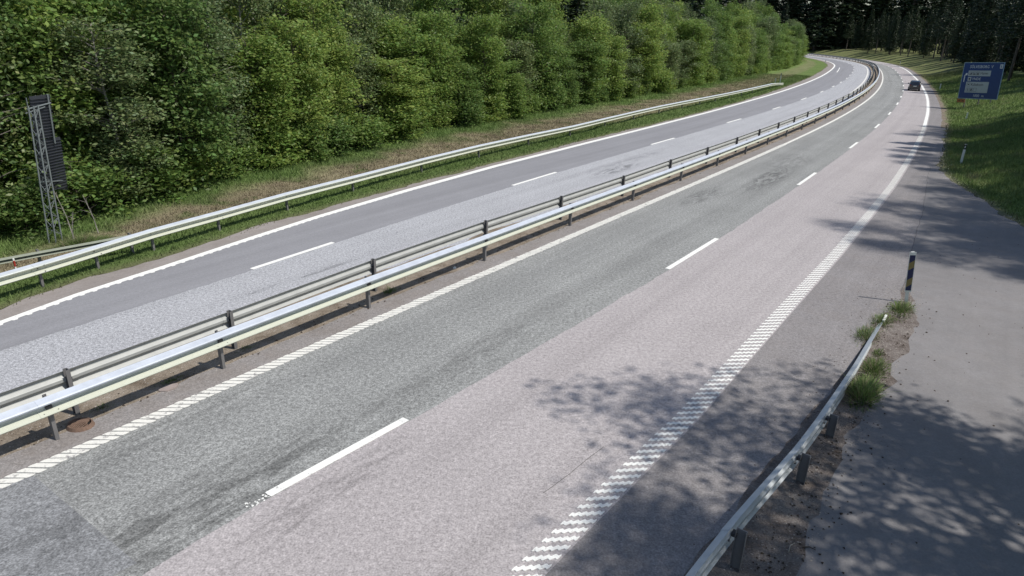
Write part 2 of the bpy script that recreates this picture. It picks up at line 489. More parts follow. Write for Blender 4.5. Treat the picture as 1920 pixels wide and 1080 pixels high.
def ribbon(name, s, offs, z=0.0, mat=None, kind='structure', cols=None, zf=None, parent=None, **kw):
    """a sheet through the offset functions/values in offs; UV in metres (along, across)"""
    s = np.asarray(s, float); rows = []
    for o in offs:
        ov = o(s) if callable(o) else np.full(len(s), float(o))
        rows.append(ov)
    O = np.stack(rows, 1); n, k = O.shape
    X, Y = so_xy(np.repeat(s[:, None], k, 1), O)
    Z = np.full_like(X, z) if zf is None else zf(X, Y, np.repeat(s[:, None], k, 1), O)
    V = np.stack([X, Y, Z], -1).reshape(-1, 3)
    i = np.arange(n - 1)[:, None] * k + np.arange(k - 1)[None]
    F = np.stack([i, i + 1, i + k + 1, i + k], -1).reshape(-1, 4)
    c = None
    if cols is not None: c = cols(np.repeat(s[:, None], k, 1).ravel(), O.ravel())
    me = mesh_np(name, V, F, mat, smooth=zf is not None, cols=c)
    uvl = me.uv_layers.new(name='UVMap')
    li = np.empty(len(me.loops), dtype=np.int32); me.loops.foreach_get('vertex_index', li)
    SS = np.repeat(s[:, None], k, 1).ravel(); OO = O.ravel()
    uvl.data.foreach_set('uv', np.stack([SS[li], OO[li]], 1).astype(np.float32).ravel())
    return obj(name, me, parent, kind=kind, **kw)

def between(a, b, n):
    return [(lambda s, k=k: a(s) * (1 - k / n) + b(s) * k / n) for k in range(n + 1)]

# value noise in the plane, for terrain and vegetation colour
_g = np.random.default_rng(3).random((256, 256))
def vnoise(x, y, sc):
    x = np.asarray(x) / sc + 500.37; y = np.asarray(y) / sc + 311.71
    i = np.floor(x).astype(int); j = np.floor(y).astype(int); fx = x - i; fy = y - j
    fx = fx * fx * (3 - 2 * fx); fy = fy * fy * (3 - 2 * fy)
    a = _g[i % 256, j % 256]; b_ = _g[(i + 1) % 256, j % 256]; c = _g[i % 256, (j + 1) % 256]; d = _g[(i + 1) % 256, (j + 1) % 256]
    return a * (1 - fx) * (1 - fy) + b_ * fx * (1 - fy) + c * (1 - fx) * fy + d * fx * fy
def fbm(x, y, sc, n=4):
    r = 0; a = 0.5; w = 0
    for k in range(n):
        r = r + a * vnoise(x, y, sc / 2 ** k); w += a; a *= 0.55
    return r / w

# ------------------------------------------------------------------ the setting
ribbon('road_shoulder', S_ALL, [eG, eA], mat=M_SH_FAR)
ribbon('road_lane', S_ALL, [eA, eB], mat=M_FAR_OUT)
ribbon('road_lane', S_ALL, [eB, eMedL], mat=M_FAR_IN)
ribbon('median_strip', S_ALL, between(eMedL, eMedR, 4), mat=M_DIRT, zf=lambda X, Y, s, o: 0.05 * (fbm(X, Y, 0.7) - 0.42) * ((o > -1.9) & (o < -0.9)))
ribbon('road_shoulder', S_ALL, [eMedR, eC], mat=M_SH_MED)
ribbon('road_lane', S_ALL, [eC, eD], mat=M_NEAR_L)
ribbon('road_lane', S_ALL, [eD, eE], mat=M_NEAR_R)
ribbon('road_shoulder', S_ALL, [eE, eSeam], mat=M_SHOULDER)
sA = S_ALL[S_ALL <= 18.6]
ribbon('dirt_strip', sA, between(eSeam, lambda s: np.maximum(eDirtR(s), eSeam(s) + 0.03), 3), mat=M_DIRT_R, zf=lambda X, Y, s, o: 0.05 * (fbm(X, Y, 0.6) - 0.4) * (o > oSeam(s) + 0.15) * (o < oDirtR(s) - 0.2))
def side_left(s): return np.where(s <= 18.6, np.maximum(eDirtR(s), eSeam(s) + 0.03), eSeam(s))
ribbon('side_pavement', S_ALL[S_ALL <= 60], [side_left, lambda s: np.maximum(ePav(s), side_left(s) + 0.05)], mat=M_SIDE)
sB = S_ALL[S_ALL >= 59.9]
ribbon('gravel_edge', sB, [eSeam, lambda s: np.maximum(ePav(s), eSeam(s) + 0.05)], mat=M_GRAVELEDGE)

def bank_h(d):
    d = np.maximum(d, 0)
    return 2.6 * (1 - np.exp(-(d / 7.0) ** 1.3)) + 4.5 * (1 - np.exp(-(np.maximum(d - 16, 0) / 30.0) ** 1.5))
def bank_z(s, o, x=None, y=None):
    d = o - oPav(s) - 1.0
    if x is None: x, y = so_xy(s, o)
    k = np.clip(d / 3, 0, 1)
    return bank_h(d) + k * 0.5 * (fbm(x, y, 5.0) - 0.45) + np.clip(d + 1, 0, 1) * 0.05 * (fbm(x, y, 0.8) - 0.4)
def verge_z(s, o, x=None, y=None):
    d = oG(s) - o
    if x is None: x, y = so_xy(s, o)
    k = np.clip(d / 2, 0, 1)
    return k * 0.22 * (fbm(x, y, 2.5) - 0.45) + 2.5 * (1 - np.exp(-(np.maximum(oTree(s) - 3 - o, 0) / 22.0) ** 1.5))
GREEN = np.array([0.10, 0.16, 0.045]); GREEN2 = np.array([0.15, 0.2, 0.07]); STRAW = np.array([0.31, 0.265, 0.175]); BROWN = np.array([0.20, 0.158, 0.112]); DEEP = np.array([0.05, 0.085, 0.025])
def verge_col(s, o):
    x, y = so_xy(s, o)
    rail = oG(s) - 1.9 - 0.012 * np.clip(s, 0, 60)
    wid = np.maximum(rail - oTree(s), 1.0)
    q = (rail - o) / wid           # 0 at the guardrail, 1 at the wood
    n = fbm(x, y, 2.2); n2 = fbm(x + 40, y, 0.7)
    brown = np.clip((q + 0.02) * 8, 0, 1) * np.clip((0.76 - q + (n - 0.5) * 0.45) * 4, 0, 1) * np.clip((n2 - 0.16) * 4, 0.15, 0.92)
    brown = brown * np.clip(1.15 - (s - 70) / 90.0, 0.45, 1)
    c = (GREEN + (GREEN2 - GREEN) * n[..., None]) * (1 + 0.35 * np.clip(q * 2 - 1, 0, 1))[..., None]
    bb = BROWN + (STRAW - BROWN) * np.clip((n2 - 0.35) * 3, 0, 1)[..., None]
    c = c * (1 - brown[..., None]) + bb * brown[..., None]
    e = np.clip((0.5 - (oG(s) - o)) * 2, 0, 1)[..., None]
    c = c * (1 - 0.6 * e) + np.array([0.15, 0.12, 0.085]) * 0.6 * e
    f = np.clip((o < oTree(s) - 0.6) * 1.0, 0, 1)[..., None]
    return c * (1 - f) + np.array([0.022, 0.026, 0.013]) * f  # floor inside the wood: its shade is painted as near-black ground
def bank_col(s, o):
    x, y = so_xy(s, o)
    n = fbm(x, y, 3.0); n2 = fbm(x, y + 70, 0.9)
    c = (GREEN + (GREEN2 * 1.1 - GREEN) * np.clip(n * 1.3, 0, 1)[..., None]) * 1.12
    k = np.clip((n2 - 0.56) * 4, 0, 1)[..., None]
    c = c * (1 - 0.6 * k) + STRAW * 0.8 * 0.6 * k
    far = np.clip((s - 120) / 60, 0, 0.55)[..., None]
    c = c * (1 - far) + np.array([0.15, 0.13, 0.07]) * far
    e = np.clip((0.45 - (o - oPav(s))) * 2, 0, 1)[..., None]
    c = c * (1 - 0.75 * e) + np.array([0.19, 0.16, 0.125]) * 0.75 * e
    return c
S_T = np.concatenate([np.arange(-50, -4, 2.0), np.arange(-4, 60, 0.4), np.arange(60, 140, 1.0), np.arange(140, 560, 2.5)])
dl = [0, 0.25, 0.5, 0.9, 1.4, 1.9, 2.5, 3.1, 3.8, 4.5, 5.3, 6.1, 7, 8, 9, 10, 11, 12.5, 14, 16, 19, 23, 28, 35, 45, 60]
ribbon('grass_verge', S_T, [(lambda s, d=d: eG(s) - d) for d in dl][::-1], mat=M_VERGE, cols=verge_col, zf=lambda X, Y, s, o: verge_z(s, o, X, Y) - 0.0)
ribbon('grass_bank', S_T, [(lambda s, d=d: np.maximum(ePav(s), side_left(s) + 0.05) + d) for d in dl + [90, 130]], mat=M_VERGE, cols=bank_col, zf=lambda X, Y, s, o: bank_z(s, o, X, Y) * (o > oPav(s) + 0.3))
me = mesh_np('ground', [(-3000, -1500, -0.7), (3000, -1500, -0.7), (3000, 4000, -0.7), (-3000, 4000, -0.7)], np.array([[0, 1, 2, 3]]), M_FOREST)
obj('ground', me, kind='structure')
# older transverse repair, bottom left
me_patch = ribbon('road_patch', np.arange(-4.0, 0.41, 0.2), [lambda s: 0.13 + wob(s, 'pa', 0.02, 0.3), lambda s: 1.2 + 0 * s, lambda s: 3.05 + 0.04 * s + wob(s, 'pb', 0.02, 0.3)], z=0.004, mat=M_PATCH)
ribbon('road_crack', np.arange(4.6, 6.3, 0.1), [lambda s: 6.41 + (s - 4.76) * 0.1 + wob(s, 'ck', 0.008, 0.2), lambda s: 6.42 + (s - 4.76) * 0.1 + wob(s, 'ck', 0.008, 0.2)], z=0.004, mat=M_TAR)
ribbon('road_crack', np.arange(17.6, 40, 0.25), [lambda s: oSeam(s) - 0.02 + wob(s, 'cj', 0.012, 0.4), lambda s: oSeam(s) + 0.0 + wob(s, 'cj', 0.012, 0.4)], z=0.004, mat=M_TAR)

# ------------------------------------------------------------------ painted markings
def box_bar(poly, h=0.006, z=0.002):
    n = len(poly)
    vs = [(x, y, z) for x, y in poly] + [(x, y, z + h) for x, y in poly]
    fs = [tuple(range(n, 2 * n))] + [(i, (i + 1) % n, n + (i + 1) % n, n + i) for i in range(n)]
    return vs, fs
# the slanting ribs of the left edge line (rounded bars), local X right, Y along
def rope_poly():
    L, w, sk = 0.115, 0.060, 0.085
    pts = []
    for sx in (1, -1):
        for a in (-60, -20, 20, 60):
            r = math.radians(a)
            x = sx * (L + 0.022 * math.cos(r)); y = sx * (w * math.sin(r) / math.sin(math.radians(60)))
            pts.append((x, y - sk * x / L * -1.0))
    return pts
vs, fs = box_bar(rope_poly(), 0.007)
ROPE = mesh_np('marking_rib', vs, fs, M_PAINT_WORN)
edge_c = ribbon('edge_line', np.concatenate([np.arange(42.0, 140, 1.0), np.arange(140, 520, 2.5)]), [-0.1, 0.1], z=0.004, mat=M_PAINT_WORN)
k = 0
for i in range(292):
    s = -2.0 + i * 0.152
    if s > 42.2: break
    o = obj('marking_rib', ROPE, edge_c)
    o.matrix_world = frame(s, 0.0 + random.uniform(-0.006, 0.006)) @ Matrix.Rotation(random.uniform(-0.05, 0.05), 4, 'Z') @ Matrix.Scale(random.uniform(0.93, 1.05), 4, (1, 0, 0))
# thin film of paint between the ribs further off, where they run together
def strips(name, spacing, s0, s1, poly, fo, mat, parent):
    V = []; F = []
    s = s0
    vs, fs = box_bar(poly, 0.006)
    while s < s1:
        M = frame(s, float(fo(s)))
        kk = len(V)
        V += [tuple(M @ Vector(v)) for v in vs]; F += [tuple(i + kk for i in f) for f in fs]
        s += spacing
    return obj(name, mesh_np(name, V, F, mat), parent, kind='stuff')
# right edge line: wavy cross bars
def wavy_poly():
    n = 5; L = 0.36; top = []; bot = []
    for i in range(n * 6 + 1):
        x = -L / 2 + L * i / (n * 6)
        w = 0.046 + 0.016 * math.cos(2 * math.pi * i / 6)
        if i in (0, n * 6): w *= 0.55
        yc = 0.30 * x
        top.append((x, yc + w + 0.012 * math.sin(2 * math.pi * i / 6))); bot.append((x, yc - w + 0.012 * math.sin(2 * math.pi * i / 6)))
    return bot + top[::-1]
# measured bars run close to the picture's horizontal: across the road with a forward slant
def wavy_mesh():
    P = [(x, y + 0.62 * x) for x, y in wavy_poly()]
    vs, fs = box_bar(P, 0.008)
    return mesh_np('marking_bar', vs, fs, M_PAINT), P
WAVY, WP = wavy_mesh()
edge_e = ribbon('edge_line', np.concatenate([np.arange(60.0, 140, 1.0), np.arange(140, 520, 2.5)]), [lambda s: oE(s) - 0.125, lambda s: oE(s) + 0.125], z=0.004, mat=M_PAINT)
for i in range(298):
    s = -2.6 + i * 0.218
    if s > 60: break
    o = obj('marking_bar', WAVY, edge_e)
    o.matrix_world = frame(s, float(oE(s)) + random.uniform(-0.004, 0.004)) @ Matrix.Diagonal((float(np.interp(s, [10, 30, 60], [1, 0.74, 0.68])), 0.98, 1, 1))
# left edge line of the far carriageway
edge_a = ribbon('edge_line', S_ALL, [lambda s: oA(s) - 0.105 - 0.004 * np.clip(s, 0, 20), lambda s: oA(s) + 0.075 + 0.003 * np.clip(s, 0, 20)], z=0.004, mat=M_PAINT)
dot = [(0.07, -0.06), (0.115, -0.03), (0.115, 0.05), (0.07, 0.08), (-0.05, 0.08), (-0.05, -0.06)]
strips('marking_rib', 0.31, -4, 70, dot, lambda s: oA(s) + 0.02, M_PAINT, edge_a)
ribbon('edge_line', np.concatenate([np.arange(0, 140, 1.0), np.arange(140, 520, 2.5)]), [-2.7, -2.48], z=0.004, mat=M_PAINT_WORN)
# broken lane lines: every stroke is a piece of its own
def dash(s0, s1, fo, parent, w=0.075, ragged=False, mat=None):
    n = max(4, int((s1 - s0) / 0.25))
    s = np.linspace(s0, s1, n)
    oo = fo(s)
    X0, Y0 = so_xy(s, oo - w); X1, Y1 = so_xy(s, oo + w)
    V = []; 
    for z in (0.002, 0.008):
        V += [(x, y, z) for x, y in zip(X0, Y0)] + [(x, y, z) for x, y in zip(X1, Y1)]
    F = []
    for i in range(n - 1):
        F.append((2 * n + i, 3 * n + i, 3 * n + i + 1, 2 * n + i + 1))
        F.append((i, 2 * n + i, 2 * n + i + 1, i + 1)); F.append((n + i, n + i + 1, 3 * n + i + 1, 3 * n + i))
    F += [(0, n, 3 * n, 2 * n), (n - 1, 3 * n - 1, 4 * n - 1, 2 * n - 1)]
    return obj('marking_stroke', mesh_np('marking_stroke', V, F, mat or M_PAINT), parent)
lane_d = thing('lane_line', '', ''); del lane_d['label']; del lane_d['category']; lane_d['kind'] = 'structure'
lane_b = thing('lane_line', '', ''); del lane_b['label']; del lane_b['category']; lane_b['kind'] = 'structure'
dd = [(-9.6, -6.8), (2.18, 4.83), (15.15, 19.1), (29.95, 33.65), (43.54, 46.67), (55.83, 58.91), (67.39, 70.15), (79.16, 82.11), (90.07, 92.51)]
dd += [(90.07 + 11.6 * k, 93.0 + 11.6 * k) for k in range(1, 26)]
for a, c in dd: dash(a, c, oD, lane_d, 0.072)
# the worn tail of the nearest stroke
for k in range(26):
    s = 2.2 - random.random() ** 1.5 * 0.38
    M = frame(s, float(oD(s)) + random.uniform(-0.08, 0.08)) @ Matrix.Rotation(random.random() * 6, 4, 'Z')
    r = random.uniform(0.006, 0.026)
    if k == 0: VV = []; FF = []
    kk = len(VV); VV += [tuple(M @ Vector((r * math.cos(a) * random.uniform(.6, 1.3), r * math.sin(a), 0.006))) for a in (0, 1.3, 2.5, 3.8, 5)]
    FF.append(tuple(range(kk, kk + 5)))
obj('paint_flakes', mesh_np('paint_flakes', VV, FF, M_PAINT), lane_d, kind='stuff')
bb = [(-5.0, -1.6), (7.71, 10.71), (21.03, 24.78), (36.01, 39.64), (50.44, 54.0), (64.0, 67.04), (77.12, 80.29), (90.4, 92.9), (102.36, 105.06), (113.87, 116.6), (127.04, 129.4), (138.8, 141.2), (152.2, 154.8), (165.4, 168), (178.75, 181.4), (194, 197)]
bb += [(194 + 12.5 * k, 197 + 12.5 * k) for k in range(1, 16)]
for a, c in bb: dash(a, c, oB, lane_b, 0.075)
# short double stroke of the merging line on the far carriageway's outer side
dash(150, 176, lambda s: oA(s) + 1.5 - (s - 150) * 0.012, lane_b, 0.08)

# ------------------------------------------------------------------ guardrails
PROF = [(0.0, 0.0), (0.02, 0.012), (0.086, 0.046), (0.096, 0.062), (0.088, 0.084), (0.014, 0.118), (0.0, 0.128), (0.0, 0.176), (0.014, 0.186), (0.088, 0.222), (0.096, 0.246), (0.086, 0.264), (0.02, 0.298), (0.0, 0.31)]
def beam_mesh(path, side, hs=1.07, depth=1.0, mat=None):
    """W-beam through the path points [(x,y,z_bottom)]; side=+1: the waves bulge to the right of travel"""
    th = 0.005
    n = len(path); V = []; k = 2 * len(PROF)
    for i, p in enumerate(path):
        a = Vector(path[max(i - 1, 0)]); c = Vector(path[min(i + 1, n - 1)])
        d = (c - a); d.z = 0; d.normalize()
        nr = Vector((d.y, -d.x, 0)) * side
        p = Vector(p)
        ring = [p + nr * (y * depth) + Vector((0, 0, z * hs)) for y, z in PROF]
        back = [p + nr * (y * depth - th) + Vector((0, 0, z * hs)) for y, z in PROF[::-1]]
        V += ring + back
    F = []
    for i in range(n - 1):
        for j in range(k):
            F.append((i * k + j, i * k + (j + 1) % k, (i + 1) * k + (j + 1) % k, (i + 1) * k + j))
    for i in (0, n - 1):
        for j in range(len(PROF) - 1):
            F.append((i * k + j, i * k + j + 1, i * k + k - 2 - j, i * k + k - 1 - j))
    me = mesh_np('beam', V, F, mat or M_GALV)
    return me

def post_mesh(h, w=0.10, d=0.05):
    """C-section steel post, local Y along the rail"""
    b_ = MB()
    t = 0.007; x = w / 2
    poly = [(-x, -t), (x, -t), (x, d), (x - t, d), (x - t, t), (-x + t, t), (-x + t, d), (-x, d)]
    b_.prism(poly, h + 0.08, Matrix.Translation((0, 0, -0.08)))
    return b_.mesh('post', M_GALV_POST)
POST = post_mesh(0.80)
POST_TALL = post_mesh(0.86, 0.11, 0.06)
POST_FAR = post_mesh(0.60, 0.09, 0.05)
_b = MB(); _b.box((0, 0, 0), (0.07, 0.09, 0.05))
BRACKET = _b.mesh('bracket', M_BOLT)
_b = MB(); _b.tube((-0.004, 0, 0), (0.012, 0, 0), 0.014, n=6)
BOLT_MESH = _b.mesh('bolt', M_BOLT)

def guardrail(name, label, posts, side, beam_off, zb=0.47, post_me=POST, post_off=0.0, zfun=None, cat='guardrail', hs=1.07, bracket=True, group=None, bolts_to=30, mat=None, depth=1.0):
    """posts: [(s, o)] post bases; side: which side the beam is on (+1 = right); one beam panel between posts"""
    g = thing(name, label, cat, P3(*posts[0]), 0.0, group)
    inv = Matrix.Translation(-g.location)
    ss = [p[0] for p in posts]; oo = [p[1] for p in posts]
    of = lambda s: float(np.interp(s, ss, oo))
    for i, (s, o) in enumerate(posts):
        ph = obj('post', post_me, g)
        zz = 0.0
        sc = 1.0
        if zfun: sc = max(0.2, (zfun(s) + 0.33 * hs) / (zb + 0.33 * hs))
        ph.matrix_basis = inv @ frame(s, o) @ Matrix.Rotation(0 if side > 0 else math.pi, 4, 'Z') @ Matrix.Diagonal((1, 1, sc, 1))
        if bracket and s < 110:
            br = obj('bracket', BRACKET, g)
            br.matrix_basis = inv @ frame(s, o + side * 0.07, (zfun(s) if zfun else zb) + 0.16) @ Matrix.Rotation(0 if side > 0 else math.pi, 4, 'Z')
        if s < bolts_to:
            for (yy, zz, xx) in ((-0.10, 0.085, 0.087), (0.10, 0.085, 0.087), (-0.10, 0.245, 0.087), (0.10, 0.245, 0.087), (-0.03, 0.165, 0.02)):
                bo = obj('bolt', BOLT_MESH, g)
                bo.matrix_basis = inv @ frame(s, o + side * beam_off, (zfun(s) if zfun else zb)) @ Matrix.Rotation(0 if side > 0 else math.pi, 4, 'Z') @ Matrix.Translation((xx, yy, zz * hs))
    for i in range(len(posts) - 1):
        a, c = posts[i][0], posts[i + 1][0]
        n = 3 if (c - a) < 6 else 4
        lap = 0.16
        path = []
        for q in np.linspace(a - lap, c + lap, n):
            p = P3(q, of(q) + side * (beam_off + (0.004 if i % 2 else 0.0)), (zfun(q) if zfun else zb) + (0.002 if i % 2 else 0))
            path.append((p.x - g.location.x, p.y - g.location.y, p.z))
        obj('beam', beam_mesh(path, side, hs, depth, mat), g)
    return g

near_posts = [(-14, -0.62), (-9.5, -0.62), (-3.0, -0.6), (1.0, -0.6), (3.97, -0.65), (7.82, -0.68), (12.34, -0.68), (17.19, -0.71), (22.04, -0.70), (27.04, -0.73), (31.9, -0.75), (36.72, -0.79)]
s = 36.72
while s < 330: s += 4.6; near_posts.append((s, -0.82))
guardrail('guardrail', 'median guardrail facing the near lanes with a dusty yellow lower wave', near_posts, 1, 0.06, depth=1.25)
rear_posts = [(-14, -1.1), (-8, -1.1), (-3.2, -1.08), (1.58, -1.12), (4.64, -1.2), (8.72, -1.36), (13.4, -1.42), (17.7, -1.38), (22.48, -1.36), (27.4, -1.42), (32.2, -1.42), (37.0, -1.42)]
s = 37.0
while s < 330: s += 4.6; rear_posts.append((s, float(np.interp(s, [37, 110, 400], [-1.45, -1.6, -1.6]))))
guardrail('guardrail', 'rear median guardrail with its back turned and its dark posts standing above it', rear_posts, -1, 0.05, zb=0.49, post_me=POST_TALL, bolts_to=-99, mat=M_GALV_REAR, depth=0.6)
far_posts = [(-9, -6.6), (-4, -6.9), (0.6, -7.35), (3.71, -7.95), (4.87 + 0.3, -8.3), (6.9, -8.75), (9.2, -9.1), (12.2, -9.65), (15.67, -10.07), (20.39, -10.73), (25.32, -11.25), (30.35, -11.51), (35.32, -11.63), (41.01, -12.08), (46.62, -12.44), (52.3, -12.69), (57.84, -12.7), (62.5, -12.6), (67.2, -12.5), (72, -12.4), (76.8, -12.3), (81.6, -12.2), (86.4, -12.1), (91.2, -12.0), (96, -11.95), (99.6, -11.9)]
guardrail('guardrail', 'pale guardrail along the grass verge below the wood beyond the far lanes', far_posts, 1, 0.08, zb=0.36, post_me=POST_FAR, zfun=lambda s: 0.36 if s < 92 else max(0.36 - (s - 92) * 0.045, 0.02), bracket=False, hs=1.0, bolts_to=40, depth=1.25)
flare = [(-6, -10.2), (-2, -9.95), (1.4, -9.6), (4.2, -9.25), (6.4, -8.95)]
guardrail('guardrail', 'short weathered guardrail end that splays out into the grass behind the pale guardrail', flare, 1, 0.05, zb=0.40, post_me=POST_FAR, bracket=False, hs=0.5, bolts_to=-99, mat=M_GALV_DULL)
right_posts = [(-6.0, 8.75), (-1.2, 8.8), (2.3, 8.9), (4.86, 9.08), (7.23, 9.32), (8.86, 9.41), (11.4, 9.48)]
rz_ = lambda s: float(np.interp(s, [-8, 2, 4.9, 7.2, 8.9, 11.4, 15.2], [0.42, 0.38, 0.31, 0.21, 0.12, -0.06, -0.30]))
rp = right_posts + [(15.05, 9.5)]
gr = thing('guardrail', 'guardrail end in dappled tree shade beside the side pavement sinking into dirt and grass', 'guardrail', P3(4.86, 9.08))
ss = [p[0] for p in rp]; oo = [p[1] for p in rp]
of = lambda s: float(np.interp(s, ss, oo))
RPOST = {}
for i in range(len(rp) - 1):
    a, c = rp[i][0], rp[i + 1][0]
    path = []
    for q in np.linspace(a - 0.14, c + (0.14 if i < len(rp) - 2 else 0), 4):
        p = P3(q, of(q) - 0.06 - (0.004 if i % 2 else 0), rz_(q))
        path.append((p.x - gr.location.x, p.y - gr.location.y, p.z))
    obj('beam', beam_mesh(path, -1, 1.0, 1.0, M_GALV_CLEAN), gr)
for (s, o) in right_posts[:-1]:
    h = rz_(s) + 0.29
    ph = obj('post', post_mesh(h, 0.13, 0.06), gr)
    ph.matrix_basis = Matrix.Translation(-gr.location) @ frame(s, o + 0.06) @ Matrix.Rotation(math.pi, 4, 'Z')
    br = obj('bracket', BRACKET, gr)
    br.matrix_basis = Matrix.Translation(-gr.location) @ frame(s, o - 0.02, h - 0.1)
    bo = obj('bolt', BRACKET, gr)
    bo.matrix_basis = Matrix.Translation(-gr.location) @ frame(s - 0.12, o - 0.05, h - 0.14) @ Matrix.Scale(0.3, 4)
_b = MB(); e = P3(15.05, 9.44, 0.03)
_b.box((0, 0, 0), (0.05, 0.42, 0.06), Matrix.Rotation(-head(15), 3, 'Z'))
_b.build('end_cap', M_WHITE, gr, loc=Vector((e.x - gr.location.x, e.y - gr.location.y, 0.05)))

# ------------------------------------------------------------------ drain grate and mortar patch
dg = thing('drain_grate', 'rusty brown domed drain grate in the dirt below the median guardrail', 'drain', (-7.10, 9.36, 0.0), -0.3)
dg.scale = (1.2, 1.2, 1.3)
_b = MB(); N = 22
rings = []
for r, z in ((0.19, 0.0), (0.165, 0.045), (0.15, 0.045), (0.15, 0.0)): rings.append((r, z))
V = [(r * math.cos(2 * math.pi * i / N), r * 0.85 * math.sin(2 * math.pi * i / N), z) for r, z in rings for i in range(N)]
F = [(k * N + i, k * N + (i + 1) % N, (k + 1) * N + (i + 1) % N, (k + 1) * N + i) for k in range(3) for i in range(N)]
obj('rim', mesh_np('rim', V, F, M_RUST), dg)
V = [(0.15 * math.cos(2 * math.pi * i / N), 0.15 * 0.85 * math.sin(2 * math.pi * i / N), 0.008) for i in range(N)]
obj('gully_shade_disc', mesh_np('gully_shade_disc', V, [tuple(range(N))], M_GULLY_SHADE), dg)  # flat near-black disc painted as the shade below the bars
for i in range(11):
    x = -0.14 + 0.028 * i
    L = 0.85 * math.sqrt(max(0.15 ** 2 - x * x, 0.0004))
    _b = MB(); 
    for k in range(4):
        y0 = -L + 2 * L * k / 4; y1 = -L + 2 * L * (k + 1) / 4
        z0 = 0.02 + 0.045 * (1 - (y0 / 0.15) ** 2) * (1 - (x / 0.2) ** 2); z1 = 0.02 + 0.045 * (1 - (y1 / 0.15) ** 2) * (1 - (x / 0.2) ** 2)
        _b.tube((x * (0.6 if y0 > 0 else 1.0), y0, z0), (x * (0.6 if y1 > 0.02 else 1.0), y1, z1), 0.008, n=5)
    _b.build('bar', M_RUST, dg)
pts = [(0.17 * math.cos(a) * (1 + 0.15 * math.sin(3 * a)), 0.10 * math.sin(a)) for a in np.linspace(0, 2 * math.pi, 16, endpoint=False)]
_b = MB(); _b.prism(pts, 0.022, Matrix.Identity(4))
_b.build('mortar_patch', M_CONC, loc=P3(2.95, -0.72, 0.0), label='flat pale mortar lump at the asphalt edge under the median guardrail', cat='mortar lump').rotation_euler = (0, 0, 0.9)

# ------------------------------------------------------------------ marker posts
def delineator(s, o, label, h=1.0, lean=0.0, band=True, z=None, cat='marker post', group='white roadside marker posts'):
    p = P3(s, o)
    if z is None: z = float(bank_z(s, o)) if o > 0 else float(verge_z(s, o))
    r = thing('marker_post', label, cat, (p.x, p.y, z), -head(s), group)
    poly = [(-0.06, 0.0), (-0.05, 0.03), (0.0, 0.045), (0.05, 0.03), (0.06, 0.0), (0.0, -0.012)]
    _b = MB(); _b.prism(poly, h, Matrix.Identity(4)); _b.build('post', M_WHITE, r)
    if band:
        poly2 = [(x * 1.08, y * 1.08 - 0.001) for x, y in poly]
        _b = MB(); _b.prism(poly2, 0.26, Matrix.Translation((0, 0, h - 0.30)) @ Matrix.Rotation(0.0, 4, 'X')); bd = _b.build('black_band', M_BLACK, r)
        _b = MB(); _b.box((0, -0.021, h - 0.17), (0.05, 0.01, 0.11)); _b.build('reflector', M_REFLECT, bd)
        _b = MB(); _b.prism([(x * 1.02, y * 1.02) for x, y in poly], 0.012, Matrix.Translation((0, 0, h - 0.012))); _b.build('cap', M_BLACK, r)
    r.rotation_euler.y = lean
    return r
delineator(41.85, 9.45, 'white marker post with black reflector band where the grass bank begins', 1.12)
delineator(67.9, 9.1, 'small white marker post on the grass bank in front of the blue direction sign', 0.55, band=False)
delineator(109.9, 7.35, 'white marker post on the grass beside the dark car', 0.8, band=False)
delineator(212.0, 7.6, 'farthest white marker post at the top of the bend on the bank side', 1.2)
delineator(102.9, -12.7, 'tall marker post with black top beyond the end of the verge guardrail', 1.45)
delineator(101.2, -13.1, 'short thin white stake next to the tall black-topped marker post', 0.8, band=False)
delineator(199, -11.6, 'marker post on the inside of the far bend at the grass edge', 1.0)
# red and white stake by the splayed rail
_p = P3(3.6, -9.05)
rs = thing('marker_stake', 'small red and white stake in grass behind the pale guardrail near its splayed end', 'marker stake', (_p.x, _p.y, 0.0), -head(3.5))
_b = MB(); _b.box((0, 0, 0.21), (0.045, 0.03, 0.42)); _b.build('post', M_WHITE, rs)
_b = MB(); _b.box((0, 0, 0.42), (0.053, 0.036, 0.16)); _b.build('red_band', M_RED, rs)
_b = MB(); _b.box((0, 0, 0.53), (0.05, 0.034, 0.06)); _b.build('cap', M_WHITE, rs)

# blue and yellow hazard marker by the end of the right guardrail
hm = thing('hazard_marker', 'slim marker with blue and yellow slanting stripes past the guardrail end', 'hazard marker', (10.17, 15.9, 0.0), -0.30)
hm.rotation_euler.y = -0.10
_b = MB(); _b.prism([(-0.035, -0.01), (0.035, -0.01), (0.04, 0.03), (-0.04, 0.03)], 1.36, Matrix.Identity(4)); _b.build('post', M_WHITE, hm)
_b = MB(); _b.box((0, -0.026, 0.83), (0.15, 0.012, 1.06)); pn = _b.build('panel', M_WHITE, hm)
W2, z0, z1 = 0.062, 0.34, 1.28
sl = 0.09
edges_z = [z0 - sl, 0.47, 0.66, 0.92, 1.11, z1 + sl]
for i in range(5):
    a, c = edges_z[i], edges_z[i + 1]
    poly = [(-W2, max(z0, a - sl / 2)), (W2, max(z0, a + sl / 2)), (W2, min(z1, c + sl / 2)), (-W2, min(z1, c - sl / 2))]
    _b = MB(); _b.prism(poly, 0.004, Matrix.Translation((0, -0.033, 0)) @ Matrix.Rotation(math.pi / 2, 4, 'X'))
    _b.build('stripe', M_BLUE_PANEL if i % 2 == 0 else M_YELLOW, pn)

